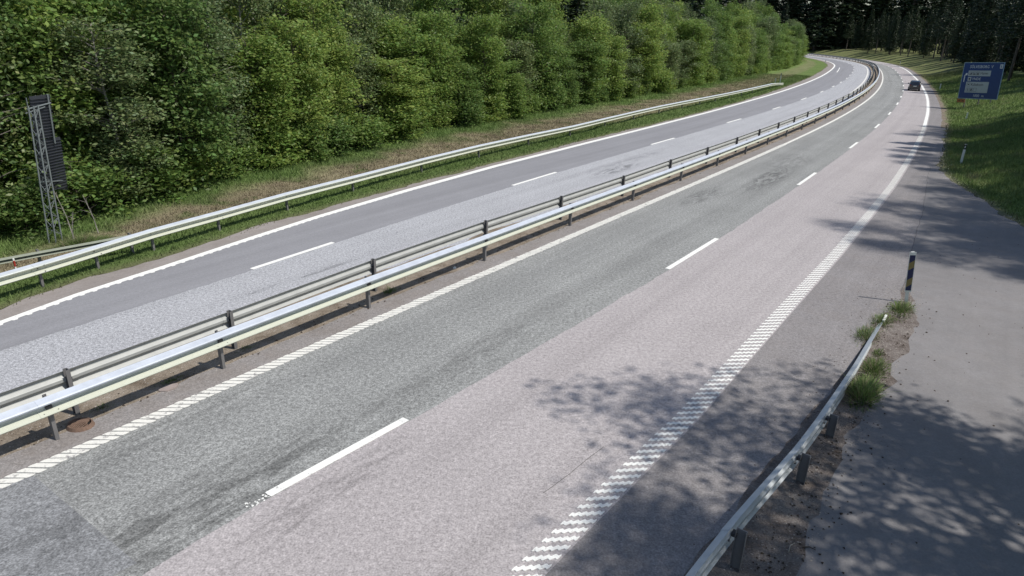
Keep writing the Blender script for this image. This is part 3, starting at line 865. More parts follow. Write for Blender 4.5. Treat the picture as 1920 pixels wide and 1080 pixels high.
# ------------------------------------------------------------------ blue direction sign
def text_mesh(txt, size):
    cu = bpy.data.curves.new('lettering', 'FONT')
    cu.body = txt; cu.size = size; cu.extrude = 0.004; cu.align_x = 'LEFT'; cu.align_y = 'CENTER'
    cu.resolution_u = 2
    o = bpy.data.objects.new('lettering_tmp', cu); COL.objects.link(o)
    dg_ = bpy.context.evaluated_depsgraph_get()
    me = bpy.data.meshes.new_from_object(o.evaluated_get(dg_))
    bpy.data.objects.remove(o); bpy.data.curves.remove(cu)
    return me
# board faces the near carriageway's traffic; local x to the right, z up, front towards -y
SW, SH = 3.85, 3.28
sgn = thing('direction_sign', 'big blue direction sign with two pale panels standing on the shaded grass bank', 'road sign', (45.25, 68.0, 1.08), -1.0)
sgn.rotation_euler.y = math.radians(-3)
sgn.scale = (0.92, 1, 1.04)
base_z = 1.38
_b = MB(); _b.box((0, 0, SH / 2), (SW, 0.05, SH)); bd = _b.build('board', M_BLUE, sgn)
_b = MB(); fr = 0.045
for (cx, cz, w, h) in ((0, SH - fr / 2, SW, fr), (0, fr / 2, SW, fr), (-SW / 2 + fr / 2, SH / 2, fr, SH - 2 * fr), (SW / 2 - fr / 2, SH / 2, fr, SH - 2 * fr)):
    _b.box((cx, -0.029, cz), (w, 0.008, h))
_b.build('border', M_SIGNBORDER, bd)
def lab(parent, txt, x, z, size, mat, sx=1.0, y=-0.031):
    me = text_mesh(txt, size); me.materials.clear(); me.materials.append(mat)
    o = obj('lettering', me, parent)
    o.location = (x, y, z); o.rotation_euler = (math.pi / 2, 0, 0); o.scale = (sx, 1, 1); o['kind'] = 'stuff'
    return o
L0 = -SW / 2
lab(bd, 'SÖLVESBORG  V', L0 + 0.62, SH - 0.40, 0.36, M_SIGNWHITE, 0.86)
_b = MB(); _b.box((SW / 2 - 0.24, -0.032, SH - 0.36), (0.27, 0.012, 0.36)); ex = _b.build('symbol_plate', M_SIGNWHITE, bd)
_b = MB(); _b.box((SW / 2 - 0.24, -0.040, SH - 0.44), (0.17, 0.008, 0.04)); _b.box((SW / 2 - 0.26, -0.040, SH - 0.32), (0.04, 0.008, 0.18)); _b.box((SW / 2 - 0.21, -0.040, SH - 0.34), (0.03, 0.008, 0.12)); _b.build('pictogram', M_BLUE, ex, kind='stuff')
_b = MB(); _b.box((L0 + 1.66, -0.032, SH - 0.98), (2.16, 0.012, 0.50)); p1 = _b.build('pale_panel', M_SIGNFILM, bd)
_b = MB()
for k, x in enumerate((L0 + 0.84, L0 + 1.18, L0 + 1.52)):
    for (cx, cz, w, h) in ((0, 0.14, 0.28, 0.02), (0, -0.15, 0.28, 0.02), (-0.13, 0, 0.02, 0.28), (0.13, 0, 0.02, 0.28)):
        _b.box((x + cx, -0.040, SH - 0.98 + cz), (w, 0.006, h))
    _b.box((x, -0.040, SH - 1.05), (0.18, 0.006, 0.07)); _b.box((x + (0.02, -0.03, 0)[k], -0.0405, SH - 0.96), ((0.09, 0.05, 0.10)[k], 0.006, 0.10))
_b.build('pictogram', M_BLACK, p1, kind='stuff')
lab(p1, 'Hamn', L0 + 1.76, SH - 0.98, 0.33, M_BLACK, 0.95, -0.039)
_b = MB(); _b.box((L0 + 0.80, -0.032, SH - 1.49), (0.34, 0.012, 0.36)); p3 = _b.build('symbol_plate', M_SIGNFILM, bd)
_b = MB(); _b.box((L0 + 0.80, -0.040, SH - 1.47), (0.16, 0.006, 0.12)); _b.box((L0 + 0.80, -0.040, SH - 1.58), (0.05, 0.006, 0.09)); _b.build('pictogram', M_BLACK, p3, kind='stuff')
lab(bd, 'YNDE', L0 + 1.05, SH - 1.49, 0.34, M_SIGNWHITE, 0.95)
_b = MB(); _b.box((L0 + 1.66, -0.032, SH - 2.23), (2.2, 0.012, 0.98)); p2 = _b.build('pale_panel', M_SIGNFILM, bd)
_b = MB()
for k, (x, z) in enumerate(((L0 + 0.82, SH - 1.99), (L0 + 0.82, SH - 2.46), (L0 + 1.18, SH - 2.46), (L0 + 1.54, SH - 2.46))):
    for (cx, cz, w, h) in ((0, 0.16, 0.3, 0.02), (0, -0.16, 0.3, 0.02), (-0.14, 0, 0.02, 0.3), (0.14, 0, 0.02, 0.3)):
        _b.box((x + cx, -0.040, z + cz), (w, 0.006, h))
    if k < 3: _b.box((x, -0.040, z), ((0.13, 0.05, 0.12)[k], 0.006, (0.1, 0.24, 0.2)[k]))
_b.build('pictogram', M_BLACK, p2, kind='stuff')
lab(p2, 'Killebom', L0 + 1.05, SH - 2.0, 0.34, M_BLACK, 1.0, -0.039)
lab(bd, '1000  m', L0 + 1.45, 0.28, 0.34, M_SIGNWHITE, 0.95)
_b = MB(); _b.box((L0 + 0.28, -0.032, SH - 1.45), (0.085, 0.012, 0.62)); _b.box((L0 + 0.32, -0.032, SH - 1.14), (0.085, 0.012, 0.16), Matrix.Rotation(0.7, 3, 'Y')); _b.box((L0 + 0.42, -0.033, SH - 1.06), (0.17, 0.012, 0.2)); _b.build('arrow', M_SIGNWHITE, bd)
for x in (-1.2, 0.15, 1.3):
    _b = MB(); _b.tube((x, 0.10, -1.6), (x, 0.10, SH - 0.2), 0.06, n=8); _b.build('leg', M_GALV_POST, sgn)
osn = thing('route_plate', 'small orange plate with black signs hanging under the lower corner of the big blue sign', 'road sign', (45.25, 68.0, 1.08), -1.0)
osn.rotation_euler.y = math.radians(-3)
osn.scale = (0.92, 1, 1.04)
_b = MB(); _b.box((L0 + 0.38, -0.01, -0.20), (0.80, 0.03, 0.36)); ob = _b.build('plate', M_ORANGE, osn)
_b = MB(); _b.box((L0 + 0.20, -0.028, -0.20), (0.26, 0.006, 0.05)); _b.box((L0 + 0.29, -0.029, -0.16), (0.13, 0.006, 0.045), Matrix.Rotation(0.7, 3, 'Y')); _b.box((L0 + 0.62, -0.028, -0.22), (0.09, 0.006, 0.12)); _b.box((L0 + 0.5, -0.028, -0.20), (0.05, 0.006, 0.12)); _b.build('pictogram', M_BLACK, ob, kind='stuff')
_b = MB()
for (cx, cz, w, h) in ((0, 0.165, 0.80, 0.02), (0, -0.165, 0.80, 0.02), (-0.39, 0, 0.02, 0.31), (0.39, 0, 0.02, 0.31)): _b.box((L0 + 0.38 + cx, -0.028, -0.2 + cz), (w, 0.006, h))
_b.build('border', M_BLACK, ob)

# ------------------------------------------------------------------ lattice mast with the back of a sign, left
mast = thing('lattice_mast_sign', 'lattice steel mast carrying a dark ribbed sign board seen from behind', 'road sign', (-13.95, 19.1, 0.0))
ML = Vector((-13.95, 19.1, 0))
def ch(a, c, r, name='chord', mat=M_GALV_LIGHT, n=6):
    b_ = MB(); b_.tube(Vector(a) - ML, Vector(c) - ML, r, n=n); return b_.build(name, mat, mast)
C1 = lambda z: Vector((-13.99 + 0.033 * z, 19.0 + 0.07 * z, z))
C2 = lambda z: Vector((-13.79 + 0.008 * z - 0.02 * min(z, 1.5), 19.3 + 0.07 * z, z))
C3 = lambda z: Vector((-13.80 - 0.02 * z, 18.95 + 0.08 * z, z))
C3 = lambda z: (C1(z) + C2(z)) / 2 + Vector((0.12, -0.16, 0))
for cf in (C1, C2, C3): ch(cf(-0.05), cf(3.95), 0.022)
zs = np.linspace(0.15, 3.85, 15)
for i in range(14):
    for k, (fa, fb) in enumerate(((C1, C3), (C3, C2), (C2, C1))):
        a, c = (fa, fb) if i % 2 == k % 2 else (fb, fa)
        ch(a(zs[i]), c(zs[i + 1]), 0.0095, 'brace', n=4)
def quadboard(name, TL, TR, BL, BR, mat, ribs, parent):
    TL, TR, BL, BR = (Vector(p) - ML for p in (TL, TR, BL, BR))
    nrm = (TR - TL).cross(BL - TL).normalized()
    if nrm.y > 0: nrm = -nrm            # towards the camera
    root = None
    for k in range(ribs):
        a, c = k / ribs, (k + 0.93) / ribs
        q = [TL.lerp(BL, a), TR.lerp(BR, a), TR.lerp(BR, c), TL.lerp(BL, c)]
        b_ = MB()
        back = [p - nrm * 0.02 for p in q]
        lip = [q[3] + nrm * 0.035, q[2] + nrm * 0.035]
        b_.add(q + back, [(0, 1, 2, 3), (7, 6, 5, 4), (0, 4, 5, 1), (3, 2, 6, 7), (0, 3, 7, 4), (1, 5, 6, 2)])
        b_.box(((q[3] + q[2]) / 2 + nrm * 0.018), ((q[2] - q[3]).length, 0.035, 0.012), Matrix.Rotation(math.atan2((q[2] - q[3]).y, (q[2] - q[3]).x), 3, 'Z'))
        b_.build(name, mat, parent)
quadboard('rib_panel', (-13.93, 19.5, 4.18), (-13.80, 20.2, 4.19), (-14.10, 19.6, 2.95), (-13.97, 20.25, 2.97), M_PANEL, 14, mast)
quadboard('rib_panel', (-14.10, 19.6, 2.93), (-13.98, 20.5, 2.90), (-14.33, 19.7, 1.46), (-14.16, 20.6, 1.22), M_PANEL, 18, mast)
ch((-13.79, 20.08, 4.2), (-13.97, 20.2, 2.75), 0.026, 'upright')
ch((-13.90, 19.72, 4.2), (-14.28, 19.95, 1.6), 0.012, 'upright', M_GALV_POST)
ch((-13.88, 19.95, 4.2), (-14.22, 20.2, 1.7), 0.012, 'upright', M_GALV_POST)
ch((-13.97, 19.42, 4.16), (-14.05, 19.5, 3.3), 0.014, 'upright')
ch((-13.90, 19.25, 3.86), (-13.80, 20.15, 3.95), 0.022, 'bracket_arm')
ch((-13.93, 19.2, 3.75), (-13.82, 19.9, 3.86), 0.015, 'bracket_arm')
ch((-14.08, 19.3, 1.75), (-14.16, 20.45, 1.55), 0.018, 'bracket_arm')

# ------------------------------------------------------------------ the dark car
def make_car():
    s0, o0 = 103.6, 4.2
    p = P3(s0, o0)
    c = thing('parked_car' if False else 'car', 'dark hatchback driving away up the bend in the right lane', 'car', (p.x + 0.0, p.y + 0.0, 0.0), -head(s0) + 0.02)
    # rear bumper at local y=0, nose at y=4.3. side profile stations: (y, half width, z bottom, belt z, roof z, roof half width)
    st = [(0.00, 0.78, 0.38, 0.80, 0.86, 0.74), (0.10, 0.86, 0.26, 0.92, 0.98, 0.78), (0.30, 0.89, 0.22, 0.95, 1.20, 0.70), (0.62, 0.90, 0.20, 0.96, 1.42, 0.64), (1.1, 0.90, 0.20, 0.95, 1.49, 0.64),
          (1.9, 0.90, 0.20, 0.94, 1.50, 0.65), (2.5, 0.90, 0.20, 0.93, 1.42, 0.64), (3.0, 0.89, 0.20, 0.92, 1.12, 0.68), (3.3, 0.88, 0.22, 0.88, 0.96, 0.70), (3.9, 0.85, 0.24, 0.80, 0.84, 0.66), (4.25, 0.72, 0.30, 0.66, 0.70, 0.56)]
    V = []; F = []
    for (y, w, zb, zt, zr, wr) in st:
        V += [(-w * 0.92, y, zb), (-w, y, (zb + zt) / 2), (-w * 0.97, y, zt), (-wr, y, zr - 0.04), (-wr * 0.8, y, zr), (wr * 0.8, y, zr), (wr, y, zr - 0.04), (w * 0.97, y, zt), (w, y, (zb + zt) / 2), (w * 0.92, y, zb)]
    n = 10
    for i in range(len(st) - 1):
        for j in range(n): F.append((i * n + j, (i + 1) * n + j, (i + 1) * n + (j + 1) % n, i * n + (j + 1) % n))
    F.append(tuple(range(n))); F.append(tuple(range(len(V) - 1, len(V) - 1 - n, -1)))
    body = obj('body', mesh_np('body', V, F, M_CARPAINT, smooth=False), c)
    bv = body.modifiers.new('bevel', 'BEVEL'); bv.width = 0.03; bv.segments = 2
    def q(name, pts, mat, par, off=0.012):
        a, b2, c2, d2 = (Vector(x) for x in pts)
        nr = (b2 - a).cross(d2 - a).normalized()
        vs = [a, b2, c2, d2] + [x + nr * off for x in (a, b2, c2, d2)]
        return obj(name, mesh_np(name, vs, [(3, 2, 1, 0), (4, 5, 6, 7), (0, 1, 5, 4), (1, 2, 6, 5), (2, 3, 7, 6), (3, 0, 4, 7)], mat), par)
    q('rear_window', [(-0.60, 0.27, 1.06), (0.60, 0.27, 1.06), (0.53, 0.60, 1.38), (-0.53, 0.60, 1.38)], M_GLASS, body, 0.03)
    for sx in (-1, 1):
        pts = [(sx * 0.845, 0.72, 1.02), (sx * 0.845, 1.75, 1.0), (sx * 0.69, 1.72, 1.40), (sx * 0.69, 0.95, 1.39)]
        q('side_window', pts if sx > 0 else pts[::-1], M_GLASS, body, 0.02)
        pts = [(sx * 0.845, 1.83, 1.0), (sx * 0.845, 2.8, 0.99), (sx * 0.69, 2.4, 1.37), (sx * 0.69, 1.83, 1.40)]
        q('side_window', pts if sx > 0 else pts[::-1], M_GLASS, body, 0.02)
        _b = MB(); _b.box((sx * 0.70, 0.05, 0.86), (0.26, 0.14, 0.14)); _b.build('tail_light', M_TAIL, c)
        _b = MB(); _b.box((sx * 1.0, 2.55, 1.0), (0.2, 0.1, 0.14)); _b.build('wing_mirror', M_CARPAINT, c)
        for y in (0.78, 3.38):
            _b = MB(); _b.tube((sx * 0.70, y, 0.32), (sx * 0.895, y, 0.32), 0.32, n=20); w = _b.build('wheel', M_TYRE, c)
            _b = MB(); _b.tube((sx * 0.895, y, 0.32), (sx * 0.905, y, 0.32), 0.20, n=14); _b.build('rim', M_RIM, w)
    _b = MB(); _b.box((0, -0.005, 0.44), (1.55, 0.16, 0.20)); _b.build('bumper', M_CARPAINT, c)
    _b = MB(); _b.box((0, 0.0, 0.72), (0.50, 0.06, 0.11)); _b.build('number_plate', M_WHITE, c)
    q('windscreen', [(0.62, 2.95, 1.14), (-0.62, 2.95, 1.14), (-0.58, 2.56, 1.40), (0.58, 2.56, 1.40)], M_GLASS, body, 0.02)
    return c
make_car().scale = (0.78, 0.78, 0.86)

# ------------------------------------------------------------------ vegetation
def leaf_quads(centres, size, n_rng, up=0.35, elong=1.5):
    """one folded leaf-shaped quad per centre; returns verts, faces"""
    n = len(centres)
    d = n_rng.normal(size=(n, 3)); d[:, 2] *= 0.6; d /= np.linalg.norm(d, axis=1)[:, None]
    nr = n_rng.normal(size=(n, 3)); nr[:, 2] = np.abs(nr[:, 2]) + up
    u = np.cross(d, nr); u /= np.linalg.norm(u, axis=1)[:, None] + 1e-9
    sz = size * n_rng.uniform(0.6, 1.35, n)[:, None]
    a = centres - d * sz * 0.5 * elong; b_ = centres + d * sz * 0.5 * elong
    m1 = centres + u * sz * 0.42; m2 = centres - u * sz * 0.42
    V = np.stack([a, m1, b_, m2], 1).reshape(-1, 3)
    F = np.arange(4 * n).reshape(-1, 4)
    return V, F

def wood_tube(b_, pts, r0, r1, n=6):
    k = len(pts) - 1
    for i in range(k):
        b_.tube(pts[i], pts[i + 1], r0 + (r1 - r0) * i / k, r0 + (r1 - r0) * (i + 1) / k, n=n, cap=(i == 0 or i == k - 1))

def broad_tree(seed, h, rad, base, nleaf, leaf, clump=0.38, taper=0.5, nbranch=90, limb_r=0.02, trunk_r=0.07, leafmat_=M_LEAF, bark=M_BARK, skew=0.0):
    r_ = np.random.default_rng(seed)
    tb = MB()
    pts = [Vector((0, 0, -0.3))]
    x = y = 0
    for i in range(1, 7):
        x += r_.normal() * 0.05 * h / 6; y += r_.normal() * 0.05 * h / 6
        pts.append(Vector((x, y, h * 0.94 * i / 6)))
    wood_tube(tb, pts, trunk_r, trunk_r * 0.2)
    tips = []
    for i in range(nbranch):
        t = r_.random() ** 0.85
        z = base + (h - base) * t
        prof = math.sin(math.pi * (0.2 + 0.66 * t)) ** taper if t < 0.985 else 0.3
        a = r_.random() * 2 * math.pi
        rr = rad * prof * (0.35 + 0.65 * r_.random() ** 0.5) * (1 + 0.25 * math.sin(3 * a + seed))
        k = min(5, int(z / (h * 0.94) * 6)); f = z / (h * 0.94) * 6 - k
        st = pts[k].lerp(pts[min(k + 1, 6)], min(max(f, 0), 1)); st = Vector((st.x, st.y, max(0.1, z - rr * 0.45)))
        end = Vector((st.x + rr * math.cos(a), st.y + rr * math.sin(a), z + r_.normal() * 0.15))
        if i % 2 == 0 or rr > rad * 0.7:
            mid = st.lerp(end, 0.5) + Vector((r_.normal() * 0.1, r_.normal() * 0.1, 0.1))
            tb.tube(st, mid, limb_r, limb_r * 0.6, n=4, cap=False); tb.tube(mid, end, limb_r * 0.6, limb_r * 0.25, n=4, cap=False)
        tips.append((end.x, end.y, end.z))
        if rr > rad * 0.5: tips.append(tuple(st.lerp(end, 0.6 + 0.2 * r_.random())))
    tips = np.array(tips)
    idx = r_.integers(0, len(tips), nleaf)
    C_ = tips[idx] + np.clip(r_.normal(size=(nleaf, 3)), -1.7, 1.7) * np.array([clump, clump, clump * 0.62])
    C_[:, 2] = np.maximum(C_[:, 2], 0.12)
    V, F = leaf_quads(C_, leaf, r_)
    tint = (r_.uniform(0.7, 1.25, nleaf) * (0.85 + 0.3 * r_.random(len(tips))[idx]))
    yel = r_.uniform(0.85, 1.2, nleaf)
    cc = np.stack([tint * yel, tint, tint * 0.95], 1)
    crown = mesh_np('crown', V, F, leafmat_, cols=np.repeat(cc, 4, 0))
    trunk = tb.mesh('trunk', bark)
    return trunk, crown

TREES = {}
def protos(key, n, **kw):
    TREES[key] = [broad_tree(100 + 17 * i + sum(map(ord, key)), **kw) for i in range(n)]
protos('alder', 4, h=7.6, rad=1.75, base=0.2, nleaf=15000, leaf=0.115, nbranch=150, clump=0.30)
protos('aspen', 3, h=8.4, rad=1.45, base=0.5, nleaf=12000, leaf=0.10, nbranch=130, clump=0.27, leafmat_=M_LEAF_GREY, bark=M_BARK_PALE)
protos('bush', 3, h=2.3, rad=1.15, base=0.05, nleaf=4500, leaf=0.11, nbranch=60, clump=0.25, trunk_r=0.025, limb_r=0.012)
protos('bare', 2, h=6.5, rad=2.0, base=0.6, nleaf=1600, leaf=0.10, nbranch=90, clump=0.35, leafmat_=M_LEAF_GREY, bark=M_TWIG)

def conifer(seed, h, rad, base, tiers, needle=0.16, per=26, trunk_r=0.16):
    r_ = np.random.default_rng(seed)
    tb = MB(); tb.tube((0, 0, -0.5), (0, 0, h * 0.5), trunk_r, trunk_r * 0.65, n=8); tb.tube((0, 0, h * 0.5), (0, 0, h), trunk_r * 0.65, 0.02, n=8)
    C_ = []
    for k in range(tiers):
        t = k / (tiers - 1); z = base + (h - base - 0.3) * t
        R = rad * (1 - t) ** 0.75 + 0.15
        nb = int(9 + 5 * (1 - t))
        for i in range(nb):
            a = r_.random() * 2 * math.pi; L = R * r_.uniform(0.7, 1.1)
            if k % 3 == 0: tb.tube((0, 0, z), (L * 0.8 * math.cos(a), L * 0.8 * math.sin(a), z - L * 0.25), 0.02, 0.006, n=3, cap=False)
            q = r_.random(per) ** 0.7
            w = r_.normal(size=per) * 0.16 * (1 - 0.4 * q) * R ** 0.5
            C_.append(np.stack([L * q * np.cos(a) - w * np.sin(a), L * q * np.sin(a) + w * np.cos(a), z - 0.28 * L * q - np.abs(r_.normal(size=per)) * 0.12], 1))
    C_ = np.concatenate(C_)
    V, F = leaf_quads(C_, needle, r_, up=0.1, elong=2.0)
    tint = r_.uniform(0.6, 1.3, len(C_)); cc = np.stack([tint, tint, tint], 1)
    return tb.mesh('trunk', M_BARK), mesh_np('crown', V, F, M_NEEDLE, cols=np.repeat(cc, 4, 0))
TREES['spruce'] = [conifer(5 + i, 13.0 + 2 * i, 2.1, 1.8, 30) for i in range(2)]
TREES['pine'] = [conifer(50 + i, 15.0 + i, 2.6, 6.0, 20, trunk_r=0.17) for i in range(2)]

SHADE = [broad_tree(901 + i, h=12.5, rad=4.6, base=5.2, nleaf=17000, leaf=0.12, nbranch=88, clump=0.42, taper=0.8, trunk_r=0.22, limb_r=0.05) for i in range(2)]
TREES['oak'] = SHADE
def plant(key, var, x, y, z, sc, rz, name, label, cat, group):
    tr, cr = TREES[key][var % len(TREES[key])]
    t_ = thing(name, label, cat, (x, y, z), rz, group)
    t_.scale = (sc[0], sc[0], sc[1])
    obj('trunk', tr, t_); obj('crown', cr, t_)
    return t_

UNITS = ['', 'first', 'second', 'third', 'fourth', 'fifth', 'sixth', 'seventh', 'eighth', 'ninth', 'tenth', 'eleventh', 'twelfth', 'thirteenth', 'fourteenth', 'fifteenth', 'sixteenth', 'seventeenth', 'eighteenth', 'nineteenth']
TENS = {2: ('twentieth', 'twenty'), 3: ('thirtieth', 'thirty'), 4: ('fortieth', 'forty'), 5: ('fiftieth', 'fifty'), 6: ('sixtieth', 'sixty'), 7: ('seventieth', 'seventy'), 8: ('eightieth', 'eighty'), 9: ('ninetieth', 'ninety')}
def ordinal(n):
    if n < 20: return UNITS[n]
    return TENS[n // 10][0] if n % 10 == 0 else TENS[n // 10][1] + '-' + UNITS[n % 10]

HUE = {'alder': ('leafy bright green alder', 'alder_tree', 'young leafy trees of the wood'), 'aspen': ('slender grey-green aspen', 'aspen_tree', 'young leafy trees of the wood'), 'bare': ('half-bare pale twiggy tree', 'twiggy_tree', 'young leafy trees of the wood'), 'spruce': ('dark spruce among the leafy trees', 'spruce_tree', 'dark spruces inside the leafy wood')}
def left_wood():
    rows = [('front', 0.9, 2.3, 0.010, 0.86), ('second', 2.9, 2.7, 0.012, 1.0), ('third', 5.4, 3.0, 0.016, 1.15), ('fourth', 8.6, 3.6, 0.02, 1.3)]
    for ri, (rn, back, sp, grow, hs) in enumerate(rows):
        s = -9.0 + ri; n = 0
        while s < 300:
            n += 1
            o = float(oTree(s)) - back + random.uniform(-0.5, 0.5)
            key = random.choices(['alder', 'aspen', 'bare'], [0.66, 0.3, 0.04])[0]
            if s < 5.2: key = random.choices(['bare', 'aspen', 'alder'], [0.45, 0.3, 0.25])[0]
            hh = hs * random.uniform(0.78, 1.3)
            pm = P3(s, o)
            if math.hypot(pm.x + 13.9, pm.y - 19.6) < 3.1: o -= 1.9
            if ri == 0 and random.random() < 0.35: hh *= 0.72
            if ri == 0: hh *= 1.0 + 0.1 * (s > 60)
            p = P3(s, o); z = float(verge_z(s, o)) - 0.02
            if ri >= 2 and random.random() < 0.12: key = 'spruce'; hh *= 0.75
            d, nm, g = HUE[key]
            plant(key, random.randrange(4), p.x, p.y, z, (random.uniform(0.88, 1.2) * (1.12 if s > 60 else 1), hh), random.random() * 6.28, nm,
                  f'{d}, {ordinal(n)} along the {rn} row of the wood', 'tree', g)
            s += (sp + grow * max(s, 0)) * random.uniform(0.85, 1.15)
    # bushes that close the wood down to the grass
    s = -7.0; n = 0
    while s < 190:
        n += 1
        o = float(oTree(s)) + random.uniform(-0.75, 0.35)
        p = P3(s, o)
        q = random.uniform(0.65, 1.25)
        if math.hypot(p.x + 13.8, p.y - 19.2) > 1.5:
            plant('bush', random.randrange(3), p.x, p.y, float(verge_z(s, o)) - 0.05, (q * 1.05, q * random.uniform(0.7, 1.0)), random.random() * 6.28, 'bush',
                  f'green bush at the foot of the wood, {ordinal(n)} bush along the verge grass', 'bush', 'bushes at the foot of the wood')
        s += (2.0 + 0.02 * max(s, 0)) * random.uniform(0.7, 1.3)
left_wood()

# thin pale bare stems beside the lattice mast
for (bx, by, h, dx, lb) in ((-13.55, 19.5, 1.7, -0.35, 'thin pale leaning bare stem just beside the lattice mast'), (-13.15, 20.1, 1.2, -0.25, 'short pale bare sapling standing away from the lattice mast'), (-13.4, 19.2, 0.9, 0.2, 'crooked little grey sapling before the foot of the lattice mast')):
    sp_ = thing('sapling', lb, 'sapling', (bx, by, 0), 0, 'bare saplings by the mast')
    _b = MB(); wood_tube(_b, [Vector((0, 0, -0.1)), Vector((dx * 0.3, 0.02, h * 0.4)), Vector((dx, 0.0, h))], 0.018, 0.006, 5); _b.build('trunk', M_BARK_PALE, sp_)
    _b = MB()
    for k in range(7):
        z = h * (0.35 + 0.09 * k); a = k * 2.1
        _b.tube((dx * z / h * 0.9, 0, z), (dx * z / h + 0.28 * math.cos(a), 0.28 * math.sin(a), z + 0.16), 0.006, 0.003, n=3, cap=False)
    _b.build('branch', M_BARK_PALE, sp_)

# right bank: conifers on top of the bank; they shade the grass and the pavement's edge
def right_wood():
    rows = [('front', 10.2, 4.2), ('second', 13.4, 3.4), ('third', 16.4, 3.4), ('fourth', 20.0, 4.0)]
    for ri, (rn, d, sp) in enumerate(rows):
        s = 26.0 + ri * 1.3; n = 0
        while s < 330:
            n += 1
            dd_ = d + random.uniform(-1.3, 1.3) - (0.4 if ri == 0 and s < 64 else 0) - (1.2 if ri == 0 and s > 100 else 0)
            o = float(oPav(s)) + dd_
            key = random.choice(['spruce', 'pine', 'pine'] if ri == 0 else ['spruce', 'pine'])
            wide = ri <= 1 and s < 66 and random.random() < 0.75
            p = P3(s, o); q = random.uniform(0.85, 1.15)
            skip = (ri == 0 and (random.random() < (0.05 if s < 64 else 0.45 if s < 100 else 0.2) or 66 < s < 90)) or (ri == 1 and 76 < s < 88)
            if not skip and wide:
                q *= 0.68
                plant('oak', random.randrange(2), p.x, p.y, float(bank_z(s, o)) - 0.05, (q, q * 1.55), random.random() * 6.28, 'broadleaf_tree',
                      f'spreading broadleaf tree, {ordinal(n)} along the {rn} row atop the grass bank', 'tree', 'broadleaf trees on the bank')
            elif not skip:
                plant(key, random.randrange(2), p.x, p.y, float(bank_z(s, o)) - 0.05, (q, q * random.uniform(0.72, 1.05)), random.random() * 6.28, key + '_tree',
                      f'dark {"bushy spruce" if key == "spruce" else "bare-stemmed pine"}, {ordinal(n)} along the {rn} row atop the grass bank', 'tree', 'dark conifers on the bank')
            s += sp * random.uniform(0.75, 1.25) * (1 + max(0, s - 100) / 160)
right_wood()
for i, (s, d, q, lb) in enumerate(((51.5, 8.2, 1.0, 'tall pine standing forward of the others, its shade streaking the shoulder past the corner'), (153, 8.5, 1.15, 'tall pine by the far bend that throws a shadow across both near lanes'), (158, 9.5, 1.1, 'second tall pine by the far bend behind the shadow on the lanes'))):
    p = P3(s, float(oPav(s)) + d)
    plant('pine', i, p.x, p.y, float(bank_z(s, float(oPav(s)) + d)) - 0.05, (q, q), i * 2.0, 'pine_tree', lb, 'tree', 'dark conifers on the bank')

# distant wood closing the bend
n = 0
for ri in range(3):
    for k in range(34):
        n += 1
        s = 335 + k * 0.0; ang = -0.25 + k * 0.034
        D = 330 + ri * 16 + random.uniform(-6, 6)
        x, y = D * math.sin(ang), D * math.cos(ang)
        q = random.uniform(2.5, 3.3)
        plant('spruce', random.randrange(2), x, y, -0.7, (q * 1.7, q), random.random() * 6.28, 'spruce_tree',
              f'far dark spruce closing the view over the bend, {ordinal(k + 1)} in the {("front", "middle", "back")[ri]} rank', 'tree', 'far spruces past the bend')

# big broad trees beside the side pavement; their crowns shade the near pavement
for i, (x, y, q, qh, rz, lb) in enumerate((
        (11.5, 5.2, 1.07, 0.94, 0.3, 'big broadleaf tree beside the side pavement whose crown shades the guardrail end'),
        (16.6, 3.9, 1.0, 0.95, 2.1, 'broadleaf tree a little farther out casting ragged shade on the side pavement'),
        (10.5, 0.1, 1.1, 1.05, 4.0, 'broadleaf tree nearest the camera mast beside the side pavement'),
        (18.5, -1.0, 1.0, 1.1, 1.0, 'broadleaf tree standing back behind the two shading the side pavement'))):
    plant('oak', i, x, y, 0.0, (q, qh), rz, 'broadleaf_tree', lb, 'tree', 'broadleaf trees by the side pavement')
for i, (s, o, q, qh, rz, lb) in enumerate((
        (27.0, 20.6, 0.72, 1.35, 0.6, 'slim broadleaf tree at the corner where pavement and grass bank meet'),
        (31.2, 20.2, 0.66, 1.35, 2.6, 'slim broadleaf tree behind the corner tree of the grass bank'),
        (27.5, 24.5, 0.72, 1.3, 4.6, 'slim broadleaf tree on the lower grass bank past the corner'))):
    p = P3(s, o)
    plant('oak', i, p.x, p.y, float(bank_z(s, o)) if s > 25 else 0.0, (q, qh), rz, 'broadleaf_tree', lb, 'tree', 'slim broadleaf trees at the bank corner')

# ------------------------------------------------------------------ grass, litter and stones
def blades(name, x, y, z, h, w, col, label=None):
    n = len(x)
    a = rng.random(n) * 2 * np.pi; ln = rng.normal(size=(n, 2)) * 0.45 * h[:, None]
    dx = np.cos(a) * w; dy = np.sin(a) * w
    V = np.stack([np.stack([x - dx, y - dy, z - 0.01], 1), np.stack([x + dx, y + dy, z - 0.01], 1), np.stack([x + ln[:, 0], y + ln[:, 1], z + h], 1)], 1).reshape(-1, 3)
    F = np.arange(3 * n).reshape(-1, 3)
    return obj(name, mesh_np(name, V, F, M_BLADE, cols=np.repeat(col, 3, 0)), kind='stuff')

def scatter(s0, s1, n, lo, hi, power=1.0):
    s = s0 + (s1 - s0) * rng.random(n) ** power
    a = lo(s); b_ = hi(s)
    o = a + (b_ - a) * rng.random(n)
    return s, o
